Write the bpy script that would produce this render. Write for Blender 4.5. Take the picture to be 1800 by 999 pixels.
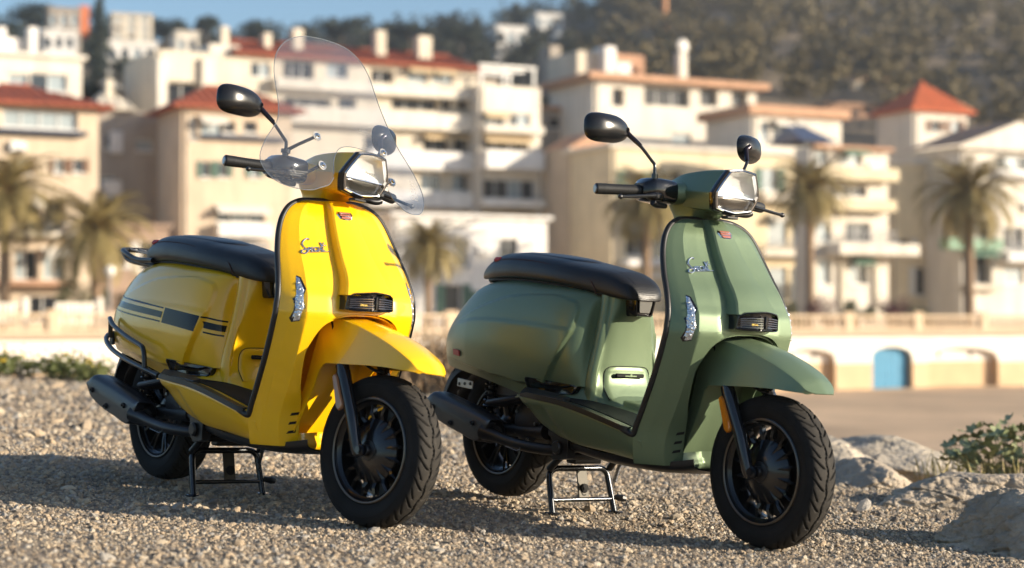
import bpy, bmesh, math, random
import numpy as np
from mathutils import Vector, Matrix, noise as mnoise

for _o in list(bpy.data.objects):
    bpy.data.objects.remove(_o)
SC = bpy.context.scene
COL = SC.collection
R = math.radians
random.seed(7)
RNG = np.random.default_rng(7)

# ------------------------------------------------------------------ camera
CAM_H, FPX, PITCH, ROLL = 0.6381, 3176.06, 0.0208, 0.0502
cam = bpy.data.cameras.new('camera')
cam.sensor_width = 36.0
cam.lens = FPX / 1800 * 36.0
cam.clip_start, cam.clip_end = 0.1, 6000
cam.dof.use_dof = True
cam.dof.focus_distance = 5.85
cam.dof.aperture_fstop = 2.0
cam.dof.aperture_blades = 9
cam_o = bpy.data.objects.new('camera', cam)
COL.objects.link(cam_o)
cam_o.location = (0, 0, CAM_H)
cam_o.rotation_euler = (math.pi / 2 + PITCH, 0, 0)
SC.camera = cam_o

# ------------------------------------------------------------------ sky and sun
SUN_EL, SUN_AZ = R(15.0), R(-14.0)          # azimuth from +X towards +Y
sun_dir = Vector((math.cos(SUN_EL) * math.cos(SUN_AZ), math.cos(SUN_EL) * math.sin(SUN_AZ), math.sin(SUN_EL)))
W = bpy.data.worlds.new('World')
SC.world = W
W.use_nodes = True
nt = W.node_tree
sky = nt.nodes.new('ShaderNodeTexSky')
sky.sky_type = 'NISHITA'
sky.sun_disc = False
sky.sun_elevation = SUN_EL
sky.sun_rotation = math.pi / 2 - SUN_AZ      # measured clockwise from +Y
sky.air_density, sky.dust_density, sky.ozone_density = 1.0, 0.2, 3.0
bg = nt.nodes['Background']
bg.inputs['Strength'].default_value = 0.085
nt.links.new(sky.outputs[0], bg.inputs['Color'])
sl = bpy.data.lights.new('sun', 'SUN')
sl.energy = 5.0
sl.angle = R(0.55)
sl.color = (1.0, 0.87, 0.69)
so = bpy.data.objects.new('sun', sl)
COL.objects.link(so)
so.rotation_euler = sun_dir.to_track_quat('Z', 'Y').to_euler()
so.location = (30, -8, 12)
SC.view_settings.view_transform = 'Standard'
SC.view_settings.look = 'None'
SC.view_settings.exposure = 1.15
SC.view_settings.gamma = 1.0
SC.view_settings.use_curve_mapping = False
SC.cycles.max_bounces = 8
SC.cycles.transparent_max_bounces = 12
SC.cycles.caustics_reflective = False
SC.cycles.caustics_refractive = False
SC.cycles.sample_clamp_indirect = 6.0
SC.cycles.volume_bounces = 0

# foreground frame: the lot slopes gently down to the right
_f = Vector((0, math.cos(PITCH), math.sin(PITCH)))
FG = Matrix.Translation((0, 0, CAM_H)) @ Matrix.Rotation(ROLL, 4, _f) @ Matrix.Translation((0, 0, -CAM_H))


# ------------------------------------------------------------------ materials
def lin(c):
    return tuple(((v / 255) / 12.92 if v / 255 <= .04045 else ((v / 255 + .055) / 1.055) ** 2.4) for v in c)


MATS = {}


def mat(name, col, rough=.5, metal=0.0, coat=0.0, coat_r=.03, var=0.0, vscale=6.0, bump=0.0, bscale=80.0, spec=.5,
        emit=None, trans=0.0, ior=1.45, alpha=1.0, col2=None, rvar=0.0, bdist=.002, detail=6.0, objrand=0.0):
    if name in MATS:
        return MATS[name]
    m = bpy.data.materials.new(name)
    m.use_nodes = True
    t = m.node_tree
    b = t.nodes['Principled BSDF']
    b.inputs['Base Color'].default_value = (*col, 1)
    b.inputs['Roughness'].default_value = rough
    b.inputs['Metallic'].default_value = metal
    b.inputs['Coat Weight'].default_value = coat
    b.inputs['Coat Roughness'].default_value = coat_r
    b.inputs['Specular IOR Level'].default_value = spec
    b.inputs['Transmission Weight'].default_value = trans
    b.inputs['IOR'].default_value = ior
    b.inputs['Alpha'].default_value = alpha
    if emit:
        b.inputs['Emission Color'].default_value = (*emit[0], 1)
        b.inputs['Emission Strength'].default_value = emit[1]
    tc = t.nodes.new('ShaderNodeTexCoord')
    if var > 0 or rvar > 0:
        n = t.nodes.new('ShaderNodeTexNoise')
        n.inputs['Scale'].default_value = vscale
        n.inputs['Detail'].default_value = detail
        n.inputs['Roughness'].default_value = .62
        t.links.new(tc.outputs['Object'], n.inputs['Vector'])
        if var > 0:
            r = t.nodes.new('ShaderNodeValToRGB')
            r.color_ramp.elements[0].position = .3
            r.color_ramp.elements[1].position = .7
            c2 = col2 or tuple(min(1, c * (1 + var)) for c in col)
            r.color_ramp.elements[0].color = (*[c * (1 - var) for c in col], 1)
            r.color_ramp.elements[1].color = (*c2, 1)
            t.links.new(n.outputs['Fac'], r.inputs['Fac'])
            t.links.new(r.outputs['Color'], b.inputs['Base Color'])
        if rvar > 0:
            mr = t.nodes.new('ShaderNodeMapRange')
            mr.inputs[1].default_value, mr.inputs[2].default_value = .25, .75
            mr.inputs[3].default_value, mr.inputs[4].default_value = max(0, rough - rvar), min(1, rough + rvar)
            t.links.new(n.outputs['Fac'], mr.inputs[0])
            t.links.new(mr.outputs[0], b.inputs['Roughness'])
    if objrand > 0:
        oi = t.nodes.new('ShaderNodeObjectInfo')
        hs = t.nodes.new('ShaderNodeHueSaturation')
        mr = t.nodes.new('ShaderNodeMapRange')
        mr.inputs[3].default_value, mr.inputs[4].default_value = 1 - objrand, 1 + objrand
        t.links.new(oi.outputs['Random'], mr.inputs[0])
        t.links.new(mr.outputs[0], hs.inputs['Value'])
        src = b.inputs['Base Color'].links
        if src:
            t.links.new(src[0].from_socket, hs.inputs['Color'])
        else:
            hs.inputs['Color'].default_value = (*col, 1)
        t.links.new(hs.outputs[0], b.inputs['Base Color'])
    if bump > 0:
        n2 = t.nodes.new('ShaderNodeTexNoise')
        n2.inputs['Scale'].default_value = bscale
        n2.inputs['Detail'].default_value = 5
        bp = t.nodes.new('ShaderNodeBump')
        bp.inputs['Strength'].default_value = bump
        bp.inputs['Distance'].default_value = bdist
        t.links.new(tc.outputs['Object'], n2.inputs['Vector'])
        t.links.new(n2.outputs['Fac'], bp.inputs['Height'])
        t.links.new(bp.outputs[0], b.inputs['Normal'])
    MATS[name] = m
    return m


# ------------------------------------------------------------------ mesh helpers
def cr(P, n=6, closed=False):
    """Catmull-Rom resampling of a polyline (any dimension)."""
    P = np.asarray(P, float)
    N = len(P)
    if closed:
        Q = np.vstack([P[-1:], P, P[:2]])
        segs = N
    else:
        Q = np.vstack([2 * P[:1] - P[1:2], P, 2 * P[-1:] - P[-2:-1]])
        segs = N - 1
    t = (np.arange(n) / n).reshape((-1,) + (1,) * (P.ndim - 1))
    out = []
    for i in range(segs):
        a, b, c, d = Q[i], Q[i + 1], Q[i + 2], Q[i + 3]
        out.append(.5 * (2 * b + (c - a) * t + (2 * a - 5 * b + 4 * c - d) * t ** 2 + (3 * b - a - 3 * c + d) * t ** 3))
    out = np.concatenate(out)
    if not closed:
        out = np.concatenate([out, P[-1:]])
    return out


def cr2(G, nu=4, nv=4):
    """upsample a control grid in both directions"""
    G = cr(np.asarray(G, float), nu)
    return np.swapaxes(cr(np.swapaxes(G, 0, 1), nv), 0, 1)


def pw(z, zs, vs):
    return np.interp(z, zs, vs)


def pws(z, zs, vs):
    """smooth (monotone cubic) interpolation through a table with ascending zs"""
    zs = np.asarray(zs, float)
    vs = np.asarray(vs, float)
    d = np.diff(vs) / np.diff(zs)
    m = np.zeros(len(zs))
    m[0], m[-1] = d[0], d[-1]
    for i in range(1, len(zs) - 1):
        m[i] = 0 if d[i - 1] * d[i] <= 0 else 2 * d[i - 1] * d[i] / (d[i - 1] + d[i])
    z = np.clip(np.asarray(z, float), zs[0], zs[-1])
    k = np.clip(np.searchsorted(zs, z) - 1, 0, len(zs) - 2)
    hh = zs[k + 1] - zs[k]
    t = (z - zs[k]) / hh
    return ((2 * t ** 3 - 3 * t ** 2 + 1) * vs[k] + (t ** 3 - 2 * t ** 2 + t) * hh * m[k]
            + (-2 * t ** 3 + 3 * t ** 2) * vs[k + 1] + (t ** 3 - t ** 2) * hh * m[k + 1])


class MB:
    def __init__(s):
        s.v, s.f, s.n = [], [], 0

    def add(s, V, F):
        V = np.asarray(V, float).reshape(-1, 3)
        s.v.append(V)
        s.f += [tuple(i + s.n for i in f) for f in F]
        s.n += len(V)
        return s

    def grid(s, P, cu=False, cv=False, flip=False):
        P = np.asarray(P, float)
        a, b = P.shape[:2]
        F = []
        for i in range(a if cu else a - 1):
            i2 = (i + 1) % a
            for j in range(b if cv else b - 1):
                j2 = (j + 1) % b
                q = (i * b + j, i2 * b + j, i2 * b + j2, i * b + j2)
                F.append(q[::-1] if flip else q)
        return s.add(P.reshape(-1, 3), F)

    def shell(s, P, th, flip=False):
        """grid with thickness th (pushed along -normal)"""
        P = np.asarray(P, float)
        du = np.gradient(P, axis=0)
        dv = np.gradient(P, axis=1)
        N = np.cross(du, dv)
        N /= np.linalg.norm(N, axis=2, keepdims=True) + 1e-12
        if flip:
            N = -N
        Q = P - N * th
        a, b = P.shape[:2]
        s.grid(P, flip=flip)
        s.grid(Q, flip=not flip)
        o1, o2 = s.n - 2 * a * b, s.n - a * b
        ring = [j for j in range(b)] + [i * b + b - 1 for i in range(1, a)] + [(a - 1) * b + j for j in range(b - 2, -1, -1)] + [i * b for i in range(a - 2, 0, -1)]
        for k in range(len(ring)):
            p, q = ring[k], ring[(k + 1) % len(ring)]
            f = (o1 + p, o1 + q, o2 + q, o2 + p)
            s.f.append(f[::-1] if not flip else f)
        return s

    def tube(s, path, r, n=10, smooth=0, caps=True, flat=None):
        P = np.asarray(path, float)
        rr = np.full(len(P), r) if np.isscalar(r) else np.asarray(r, float)
        if smooth:
            Q = cr(np.hstack([P, rr[:, None]]), smooth)
            P, rr = Q[:, :3], Q[:, 3]
        T = np.gradient(P, axis=0)
        T /= np.linalg.norm(T, axis=1, keepdims=True) + 1e-12
        up = np.array([0, 0, 1.0]) if abs(T[0][2]) < .9 else np.array([1.0, 0, 0])
        nrm = np.cross(T[0], up)
        nrm /= np.linalg.norm(nrm)
        rings = []
        a = np.arange(n) * 2 * math.pi / n
        for i in range(len(P)):
            nrm = nrm - T[i] * (nrm @ T[i])
            nrm /= np.linalg.norm(nrm) + 1e-12
            bn = np.cross(T[i], nrm)
            k = 1.0 if flat is None else flat
            rings.append(P[i] + rr[i] * (np.cos(a)[:, None] * nrm + k * np.sin(a)[:, None] * bn))
        s.grid(np.array(rings), cv=True)
        if caps:
            b = s.n - len(P) * n
            s.f.append(tuple(b + j for j in range(n))[::-1])
            s.f.append(tuple(b + (len(P) - 1) * n + j for j in range(n)))
        return s

    def box(s, c, d, rot=None, bev=0.0):
        """box centred at c with full sizes d, optional 3x3 rot and chamfer"""
        h = np.array(d) / 2
        if bev <= 0:
            V = np.array([[x, y, z] for x in (-1, 1) for y in (-1, 1) for z in (-1, 1)]) * h
            F = [(0, 1, 3, 2), (4, 6, 7, 5), (0, 4, 5, 1), (2, 3, 7, 6), (0, 2, 6, 4), (1, 5, 7, 3)]
        else:
            V, F, idx = [], [], {}
            for x in (-1, 1):
                for y in (-1, 1):
                    for z in (-1, 1):
                        for ax in range(3):
                            p = np.array([x, y, z]) * (h - bev)
                            p[ax] = (x, y, z)[ax] * h[ax]
                            idx[(x, y, z, ax)] = len(V)
                            V.append(p)
            V = np.array(V)
            for ax in range(3):
                o = [a for a in range(3) if a != ax]
                for sg in (-1, 1):
                    q = []
                    for a, b in ((-1, -1), (1, -1), (1, 1), (-1, 1)):
                        k = [0, 0, 0]
                        k[ax], k[o[0]], k[o[1]] = sg, a, b
                        q.append(idx[(*k, ax)])
                    F.append(tuple(q))
            for ax in range(3):
                o = [a for a in range(3) if a != ax]
                for a in (-1, 1):
                    for b in (-1, 1):
                        k1, k2 = [0, 0, 0], [0, 0, 0]
                        k1[ax], k2[ax] = -1, 1
                        k1[o[0]] = k2[o[0]] = a
                        k1[o[1]] = k2[o[1]] = b
                        F.append((idx[(*k1, o[0])], idx[(*k2, o[0])], idx[(*k2, o[1])], idx[(*k1, o[1])]))
            for x in (-1, 1):
                for y in (-1, 1):
                    for z in (-1, 1):
                        F.append(tuple(idx[(x, y, z, ax)] for ax in range(3)))
        if rot is not None:
            V = V @ np.array(rot).T
        return s.add(V + np.array(c), F)

    def prism(s, pts, off, bev=0.0):
        """planar outline pts (Nx3) extruded by vector off; bev insets the front rim"""
        P = np.asarray(pts, float)
        off = np.asarray(off, float)
        n = len(P)
        c = P.mean(0)
        layers = [P]
        if bev > 0:
            d = P - c
            L = np.linalg.norm(d, axis=1, keepdims=True) + 1e-9
            u = off / np.linalg.norm(off)
            layers += [P + off - u * bev, P + off - d / L * bev]
        else:
            layers += [P + off]
        b = s.n
        s.grid(np.array(layers), cv=True)
        s.f.append(tuple(b + j for j in range(n))[::-1])
        s.f.append(tuple(b + (len(layers) - 1) * n + j for j in range(n)))
        return s

    def lathe(s, prof, n=48, axis='y', c=(0, 0, 0), caps=False, arc=None):
        """prof: list of (r, t); t along axis"""
        prof = np.asarray(prof, float)
        a = np.arange(n) * 2 * math.pi / n
        rows = []
        for r, t in prof:
            if axis == 'y':
                rows.append(np.stack([r * np.cos(a), np.full(n, t), r * np.sin(a)], 1))
            elif axis == 'z':
                rows.append(np.stack([r * np.cos(a), r * np.sin(a), np.full(n, t)], 1))
            else:
                rows.append(np.stack([np.full(n, t), r * np.cos(a), r * np.sin(a)], 1))
        P = np.array(rows) + np.array(c)
        b = s.n
        s.grid(P, cv=True)
        if caps:
            s.f.append(tuple(b + j for j in range(n)))
            s.f.append(tuple(b + (len(prof) - 1) * n + j for j in range(n))[::-1])
        return s

    def xform(s, M):
        M = np.array(M)
        s.v = [V @ M[:3, :3].T + M[:3, 3] for V in s.v]
        return s

    def mirror(s):
        """add the mirror image in y"""
        V = np.vstack(s.v)
        F = list(s.f)
        s.v = [V]
        n = len(V)
        s.v.append(V * np.array([1, -1, 1]))
        s.f += [tuple(i + n for i in f[::-1]) for f in F]
        s.n = 2 * n
        return s

    def mesh(s, name, m, sharp=40, smooth=True, fixn=True):
        me = bpy.data.meshes.new(name)
        V = np.vstack(s.v) if s.v else np.zeros((0, 3))
        me.from_pydata(V.tolist(), [], s.f)
        if fixn:
            bm = bmesh.new()
            bm.from_mesh(me)
            bmesh.ops.remove_doubles(bm, verts=bm.verts, dist=1e-6)
            bmesh.ops.recalc_face_normals(bm, faces=bm.faces)
            bm.to_mesh(me)
            bm.free()
        if smooth:
            me.shade_smooth()
            me.set_sharp_from_angle(angle=R(sharp))
        if m is not None:
            for mm in (m if isinstance(m, (list, tuple)) else [m]):
                me.materials.append(mm)
        return me

    def obj(s, name, m, parent=None, sharp=40, smooth=True, fixn=True, M=None):
        return link(name, s.mesh(name, m, sharp, smooth, fixn), parent, M)


def link(name, me, parent=None, M=None):
    o = bpy.data.objects.new(name, me)
    COL.objects.link(o)
    if parent is not None:
        o.parent = parent
    if M is not None:
        o.matrix_local = M
    return o


def empty(name, M=None, parent=None):
    o = bpy.data.objects.new(name, None)
    COL.objects.link(o)
    o.empty_display_size = .2
    if parent is not None:
        o.parent = parent
    if M is not None:
        o.matrix_local = M
    return o


def tag(o, label, cat, group=None, kind=None):
    if label:
        o['label'] = label
    if cat:
        o['category'] = cat
    if group:
        o['group'] = group
    if kind:
        o['kind'] = kind
    return o


def text_mesh(txt, size=1.0, shear=0.0, extrude=.02, bevel=.0, space=1.0):
    """numpy verts/faces of built-in lettering"""
    cu = bpy.data.curves.new('t', 'FONT')
    cu.body = txt
    cu.size = size
    cu.shear = shear
    cu.extrude = extrude
    cu.bevel_depth = bevel
    cu.space_character = space
    cu.resolution_u = 3
    o = bpy.data.objects.new('t', cu)
    COL.objects.link(o)
    dg = bpy.context.evaluated_depsgraph_get()
    me = o.evaluated_get(dg).to_mesh()
    V = np.array([v.co[:] for v in me.vertices]).reshape(-1, 3)
    F = [tuple(p.vertices) for p in me.polygons]
    o.evaluated_get(dg).to_mesh_clear()
    bpy.data.objects.remove(o)
    bpy.data.curves.remove(cu)
    return V, F
# ------------------------------------------------------------------ scooter surfaces (metres; x forward, y to the rider's left, z up)
# leg shield: rim position and half width by height
_Z = [.20, .24, .308, .40, .50, .60, .64, .68, .72, .76, .80, .84, .88, .92, .945, .962, .975, .985]
_XE = [-.372, -.366, -.354, -.312, -.267, -.232, -.222, -.222, -.232, -.249, -.271, -.291, -.309, -.323, -.331, -.338, -.345, -.353]
_YE = [.222, .238, .250, .252, .253, .253, .252, .248, .243, .236, .228, .218, .206, .190, .174, .156, .133, .098]
_A = [.10, .105, .105, .105, .104, .106, .104, .098, .086, .078, .068, .060, .052, .043, .038, .033, .030, .027]


def sh_xe(z): return pws(z, _Z, _XE)
def sh_ye(z): return pws(z, _Z, _YE)
def sh_x(y, z):
    r = np.clip(np.abs(y) / sh_ye(z), 0, 1.05)
    p = np.interp(1 - r, [-.05, 0, .03, .10, .24, .5, 1.0], [-.25, 0, .13, .37, .755, .89, 1.0])
    return sh_xe(z) + pws(z, _Z, _A) * p


def sh_lip(z):
    """inner edge of the shield skin: closed at the centre above the arch, open below"""
    return pws(z, [.20, .30, .36, .42, .51, .56, .60, .622, .634, .636], [.120, .124, .136, .156, .168, .155, .132, .10, .05, 0])


# rear bodywork: sections (y, z) for stations along x, top edge to bottom edge
BODY = [
    (-.745, [(.070, .738), (.083, .730), (.090, .690), (.100, .635), (.115, .58), (.128, .53), (.136, .48), (.140, .437)]),
    (-.762, [(.074, .748), (.104, .738), (.128, .700), (.145, .640), (.155, .58), (.160, .53), (.160, .48), (.156, .437)]),
    (-.800, [(.080, .756), (.120, .747), (.150, .715), (.174, .650), (.186, .58), (.188, .53), (.181, .47), (.170, .430)]),
    (-.870, [(.085, .765), (.130, .757), (.165, .725), (.192, .660), (.203, .58), (.204, .52), (.195, .46), (.180, .412)]),
    (-1.00, [(.090, .776), (.135, .768), (.175, .735), (.205, .660), (.214, .58), (.213, .52), (.203, .45), (.182, .392)]),
    (-1.15, [(.090, .786), (.135, .777), (.175, .740), (.206, .665), (.216, .585), (.214, .525), (.200, .46), (.174, .412)]),
    (-1.30, [(.080, .786), (.125, .772), (.163, .735), (.193, .665), (.204, .585), (.201, .525), (.187, .47), (.158, .434)]),
    (-1.43, [(.065, .766), (.105, .748), (.140, .710), (.168, .650), (.179, .585), (.177, .53), (.166, .485), (.142, .450)]),
    (-1.54, [(.045, .722), (.075, .702), (.105, .672), (.130, .630), (.143, .58), (.143, .53), (.136, .49), (.118, .460)]),
    (-1.63, [(.022, .660), (.045, .648), (.070, .627), (.090, .600), (.101, .565), (.101, .53), (.096, .495), (.086, .468)]),
    (-1.685, [(.006, .615), (.02, .610), (.034, .598), (.046, .580), (.052, .557), (.052, .53), (.050, .50), (.046, .474)]),
    (-1.702, [(0, .598), (.004, .594), (.008, .585), (.01, .570), (.011, .552), (.011, .53), (.01, .50), (.009, .476)]),
]
_g = np.array([[(x, -y, z) for y, z in s] for x, s in BODY])
BODYG = cr2(_g, 16, 12)


def _facet(x, z):
    """signed inside-ness of the flat raised field on the side panel (metres)"""
    top = pws(-x, [.76, .80, .92, 1.10, 1.28, 1.45, 1.7], [.66, .715, .735, .728, .690, .640, .56])
    fr = pws(z, [.40, .455, .58, .64, .68, .74], [-.915, -.871, -.797, -.780, -.778, -.80])
    bot = pws(-x, [.76, .9, 1.2, 1.5, 1.7], [.43, .43, .455, .492, .50])
    return np.minimum(np.minimum(top - z, fr - x), z - bot)


_d = _facet(BODYG[..., 0], BODYG[..., 2])
_s = np.clip((_d + .003) / .007, 0, 1)
_s = _s * _s * (3 - 2 * _s)
_cre = pws(-BODYG[..., 0], [.74, .98, 1.23, 1.5], [.620, .638, .646, .62]) - BODYG[..., 2]
_s2 = np.clip((_cre + .004) / .010, 0, 1)
_s2 = _s2 * _s2 * (3 - 2 * _s2)
_fade = np.clip((BODYG[..., 0] + 1.60) / .25, 0, 1)
BODYG[..., 1] -= (.0115 * _s + .0050 * _s2 * _s) * _fade


def body_y(x, z):
    """(negative) y of the right-hand panel surface at (x, z)"""
    xs = BODYG[:, 0, 0]
    i = int(np.argmin(np.abs(xs - x)))
    i = min(max(i, 1), len(xs) - 2)
    j = i + 1 if (xs[i] - x) * (xs[i] - xs[i + 1]) > 0 else i - 1
    t = (x - xs[i]) / (xs[j] - xs[i])
    r = []
    for k in (i, j):
        s = BODYG[k]
        o = np.argsort(s[:, 2])
        r.append(np.interp(z, s[o, 2], s[o, 1]))
    return r[0] * (1 - t) + r[1] * t
# ------------------------------------------------------------------ gravel lot, beach
def fgp(x, y, z=0.0):
    return FG @ Vector((x, y, z))


EDGE = [(-14, 15.0), (-6, 14.6), (-4.0, 14.4), (-2.0, 15.6), (-.4, 15.4), (.9, 12.6), (1.45, 10.4), (1.62, 8.6), (1.75, 7.2), (1.9, 6.0), (2.3, 4.6), (3.2, 2.5), (4.0, 0)]


def edge_dist(x, y):
    """positive outside the lot (beyond its seaward edge); works on arrays"""
    P = np.array(EDGE)
    x, y = np.asarray(x, float), np.asarray(y, float)
    best = np.full(x.shape, 1e9)
    sgn = np.ones(x.shape)
    for a, b in zip(P[:-1], P[1:]):
        d = b - a
        t = np.clip(((x - a[0]) * d[0] + (y - a[1]) * d[1]) / (d @ d), 0, 1)
        r = np.hypot(x - a[0] - d[0] * t, y - a[1] - d[1] * t)
        s_ = np.where(d[0] * (y - a[1]) - d[1] * (x - a[0]) > 0, 1, -1)
        k = r < best
        best = np.where(k, r, best)
        sgn = np.where(k, s_, sgn)
    return best * sgn


def wob(x, y, f, o):
    """cheap smooth noise, about -1..1"""
    return (np.sin(x * f + o) * np.cos(y * f * 1.13 + o * 2.1) + .6 * np.sin((x * .8 + y) * f * 1.9 + o * 3.3) * np.cos((y * .7 - x) * f * 2.3 + o)) / 1.4


def lot_z(x, y):
    x, y = np.asarray(x, float), np.asarray(y, float)
    d = edge_dist(x, y)
    n = wob(x, y, 1.7, 1.0) * .014 + wob(x, y, 6.1, 2.0) * .005
    fade = np.clip((np.hypot(x - .1, y - 6.0) - .9) / 1.2, 0, 1)       # flat where the scooters stand
    z = n * fade
    return z - np.where(d > 0, .55 * d * np.minimum(1, d / .6) + .25 * np.maximum(0, d - 1), 0)


xs = np.concatenate([np.linspace(-14, -4, 16), np.linspace(-3.8, 3.0, 80), np.linspace(3.3, 9, 14)])
ys = np.concatenate([np.linspace(-2, 3.6, 8), np.linspace(3.8, 10, 78), np.linspace(10.3, 22, 34)])
XX, YY = np.meshgrid(xs, ys)
G = np.stack([XX, YY, lot_z(XX, YY)], -1)


def gravel_mat():
    m = bpy.data.materials.new('gravel_ground')
    m.use_nodes = True
    t = m.node_tree
    b = t.nodes['Principled BSDF']
    b.inputs['Roughness'].default_value = .92
    tc = t.nodes.new('ShaderNodeTexCoord')
    v = t.nodes.new('ShaderNodeTexVoronoi')
    v.inputs['Scale'].default_value = 95
    v2 = t.nodes.new('ShaderNodeTexVoronoi')
    v2.inputs['Scale'].default_value = 210
    n = t.nodes.new('ShaderNodeTexNoise')
    n.inputs['Scale'].default_value = 1.6
    n.inputs['Detail'].default_value = 8
    for q in (v, v2, n):
        t.links.new(tc.outputs['Object'], q.inputs['Vector'])
    r = t.nodes.new('ShaderNodeValToRGB')
    r.color_ramp.elements[0].color = (.20, .160, .115, 1)
    r.color_ramp.elements[1].color = (.42, .35, .265, 1)
    sep = t.nodes.new('ShaderNodeSeparateColor')
    t.links.new(v.outputs['Color'], sep.inputs[0])
    t.links.new(sep.outputs[0], r.inputs['Fac'])
    mx = t.nodes.new('ShaderNodeMixRGB')
    mx.blend_type = 'MULTIPLY'
    mx.inputs[0].default_value = .55
    r2 = t.nodes.new('ShaderNodeValToRGB')
    r2.color_ramp.elements[0].position = .3
    r2.color_ramp.elements[0].color = (.62, .58, .55, 1)
    r2.color_ramp.elements[1].position = .7
    r2.color_ramp.elements[1].color = (1, 1, 1, 1)
    t.links.new(n.outputs['Fac'], r2.inputs['Fac'])
    t.links.new(r.outputs[0], mx.inputs[1])
    t.links.new(r2.outputs[0], mx.inputs[2])
    t.links.new(mx.outputs[0], b.inputs['Base Color'])
    ad = t.nodes.new('ShaderNodeMath')
    ad.operation = 'ADD'
    t.links.new(v.outputs['Distance'], ad.inputs[0])
    t.links.new(v2.outputs['Distance'], ad.inputs[1])
    bp = t.nodes.new('ShaderNodeBump')
    bp.invert = True
    bp.inputs['Strength'].default_value = .9
    bp.inputs['Distance'].default_value = .010
    t.links.new(ad.outputs[0], bp.inputs['Height'])
    t.links.new(bp.outputs[0], b.inputs['Normal'])
    return m


lot = MB().grid(G).obj('gravel_lot', gravel_mat(), None, M=FG)
lot['kind'] = 'structure'


# loose stones: a point cloud that carries small crushed-stone instances
def stone_points():
    P, S = [], []
    bands = [(3.4, 5.0, 8000, .0038), (5.0, 6.4, 7600, .0040), (6.4, 8.2, 4600, .0050), (8.2, 11, 1600, .0078), (11, 15.4, 560, .011)]
    for y0, y1, den, rad in bands:
        xa, xb = -.30 * y1 - .6, .30 * y1 + .4
        n = int(den * (y1 - y0) * (xb - xa))
        x = RNG.uniform(xa, xb, n)
        y = RNG.uniform(y0, y1, n)
        keep = edge_dist(x, y) < .15
        x, y = x[keep], y[keep]
        keep = wob(x, y, 2.2, 5.0) * .25 + .62 > RNG.random(len(x)) * .9          # patchy cover
        x, y = x[keep], y[keep]
        r = rad * np.exp(RNG.normal(0, .42, len(x)))
        r[RNG.random(len(x)) < .05] *= 1.7
        r[RNG.random(len(x)) < .006] *= 1.8
        P.append(np.stack([x, y, lot_z(x, y) + r * .15], 1))
        S.append(r)
    return np.concatenate(P), np.concatenate(S)


SP, SS = stone_points()
me = bpy.data.meshes.new('gravel')
me.from_pydata(SP.tolist(), [], [])
at_ = me.attributes.new('rad', 'FLOAT', 'POINT')
at_.data.foreach_set('value', SS.astype(np.float32))
gravel = link('gravel', me, None, FG)
tag(gravel, 'loose crushed beige and grey stones covering the lot', 'gravel', kind='stuff')
M_STONE = mat('crushed_stone', (.36, .30, .225), rough=.9, var=.28, vscale=55, bump=.4, bscale=300)


def stone_tones():
    t = M_STONE.node_tree
    b = t.nodes['Principled BSDF']
    oi = t.nodes.new('ShaderNodeObjectInfo')
    r = t.nodes.new('ShaderNodeValToRGB')
    r.color_ramp.interpolation = 'CONSTANT'
    el = r.color_ramp.elements
    el[0].position, el[0].color = 0, (.46, .385, .285, 1)
    el[1].position, el[1].color = .22, (.36, .29, .21, 1)
    for p, c in ((.42, (.26, .215, .165)), (.58, (.34, .32, .29)), (.70, (.20, .175, .15)), (.80, (.50, .44, .35)), (.90, (.42, .33, .23))):
        e = el.new(p)
        e.color = (*c, 1)
    mx = t.nodes.new('ShaderNodeMixRGB')
    mx.blend_type = 'MULTIPLY'
    mx.inputs[0].default_value = .5
    src = b.inputs['Base Color'].links[0].from_socket
    gm = t.nodes.new('ShaderNodeMixRGB')
    gm.blend_type = 'ADD'
    gm.inputs[0].default_value = 1
    gm.inputs[2].default_value = (.5, .5, .5, 1)
    t.links.new(src, gm.inputs[1])
    t.links.new(oi.outputs['Random'], r.inputs['Fac'])
    t.links.new(r.outputs[0], mx.inputs[1])
    t.links.new(gm.outputs[0], mx.inputs[2])
    t.links.new(mx.outputs[0], b.inputs['Base Color'])


stone_tones()


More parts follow.
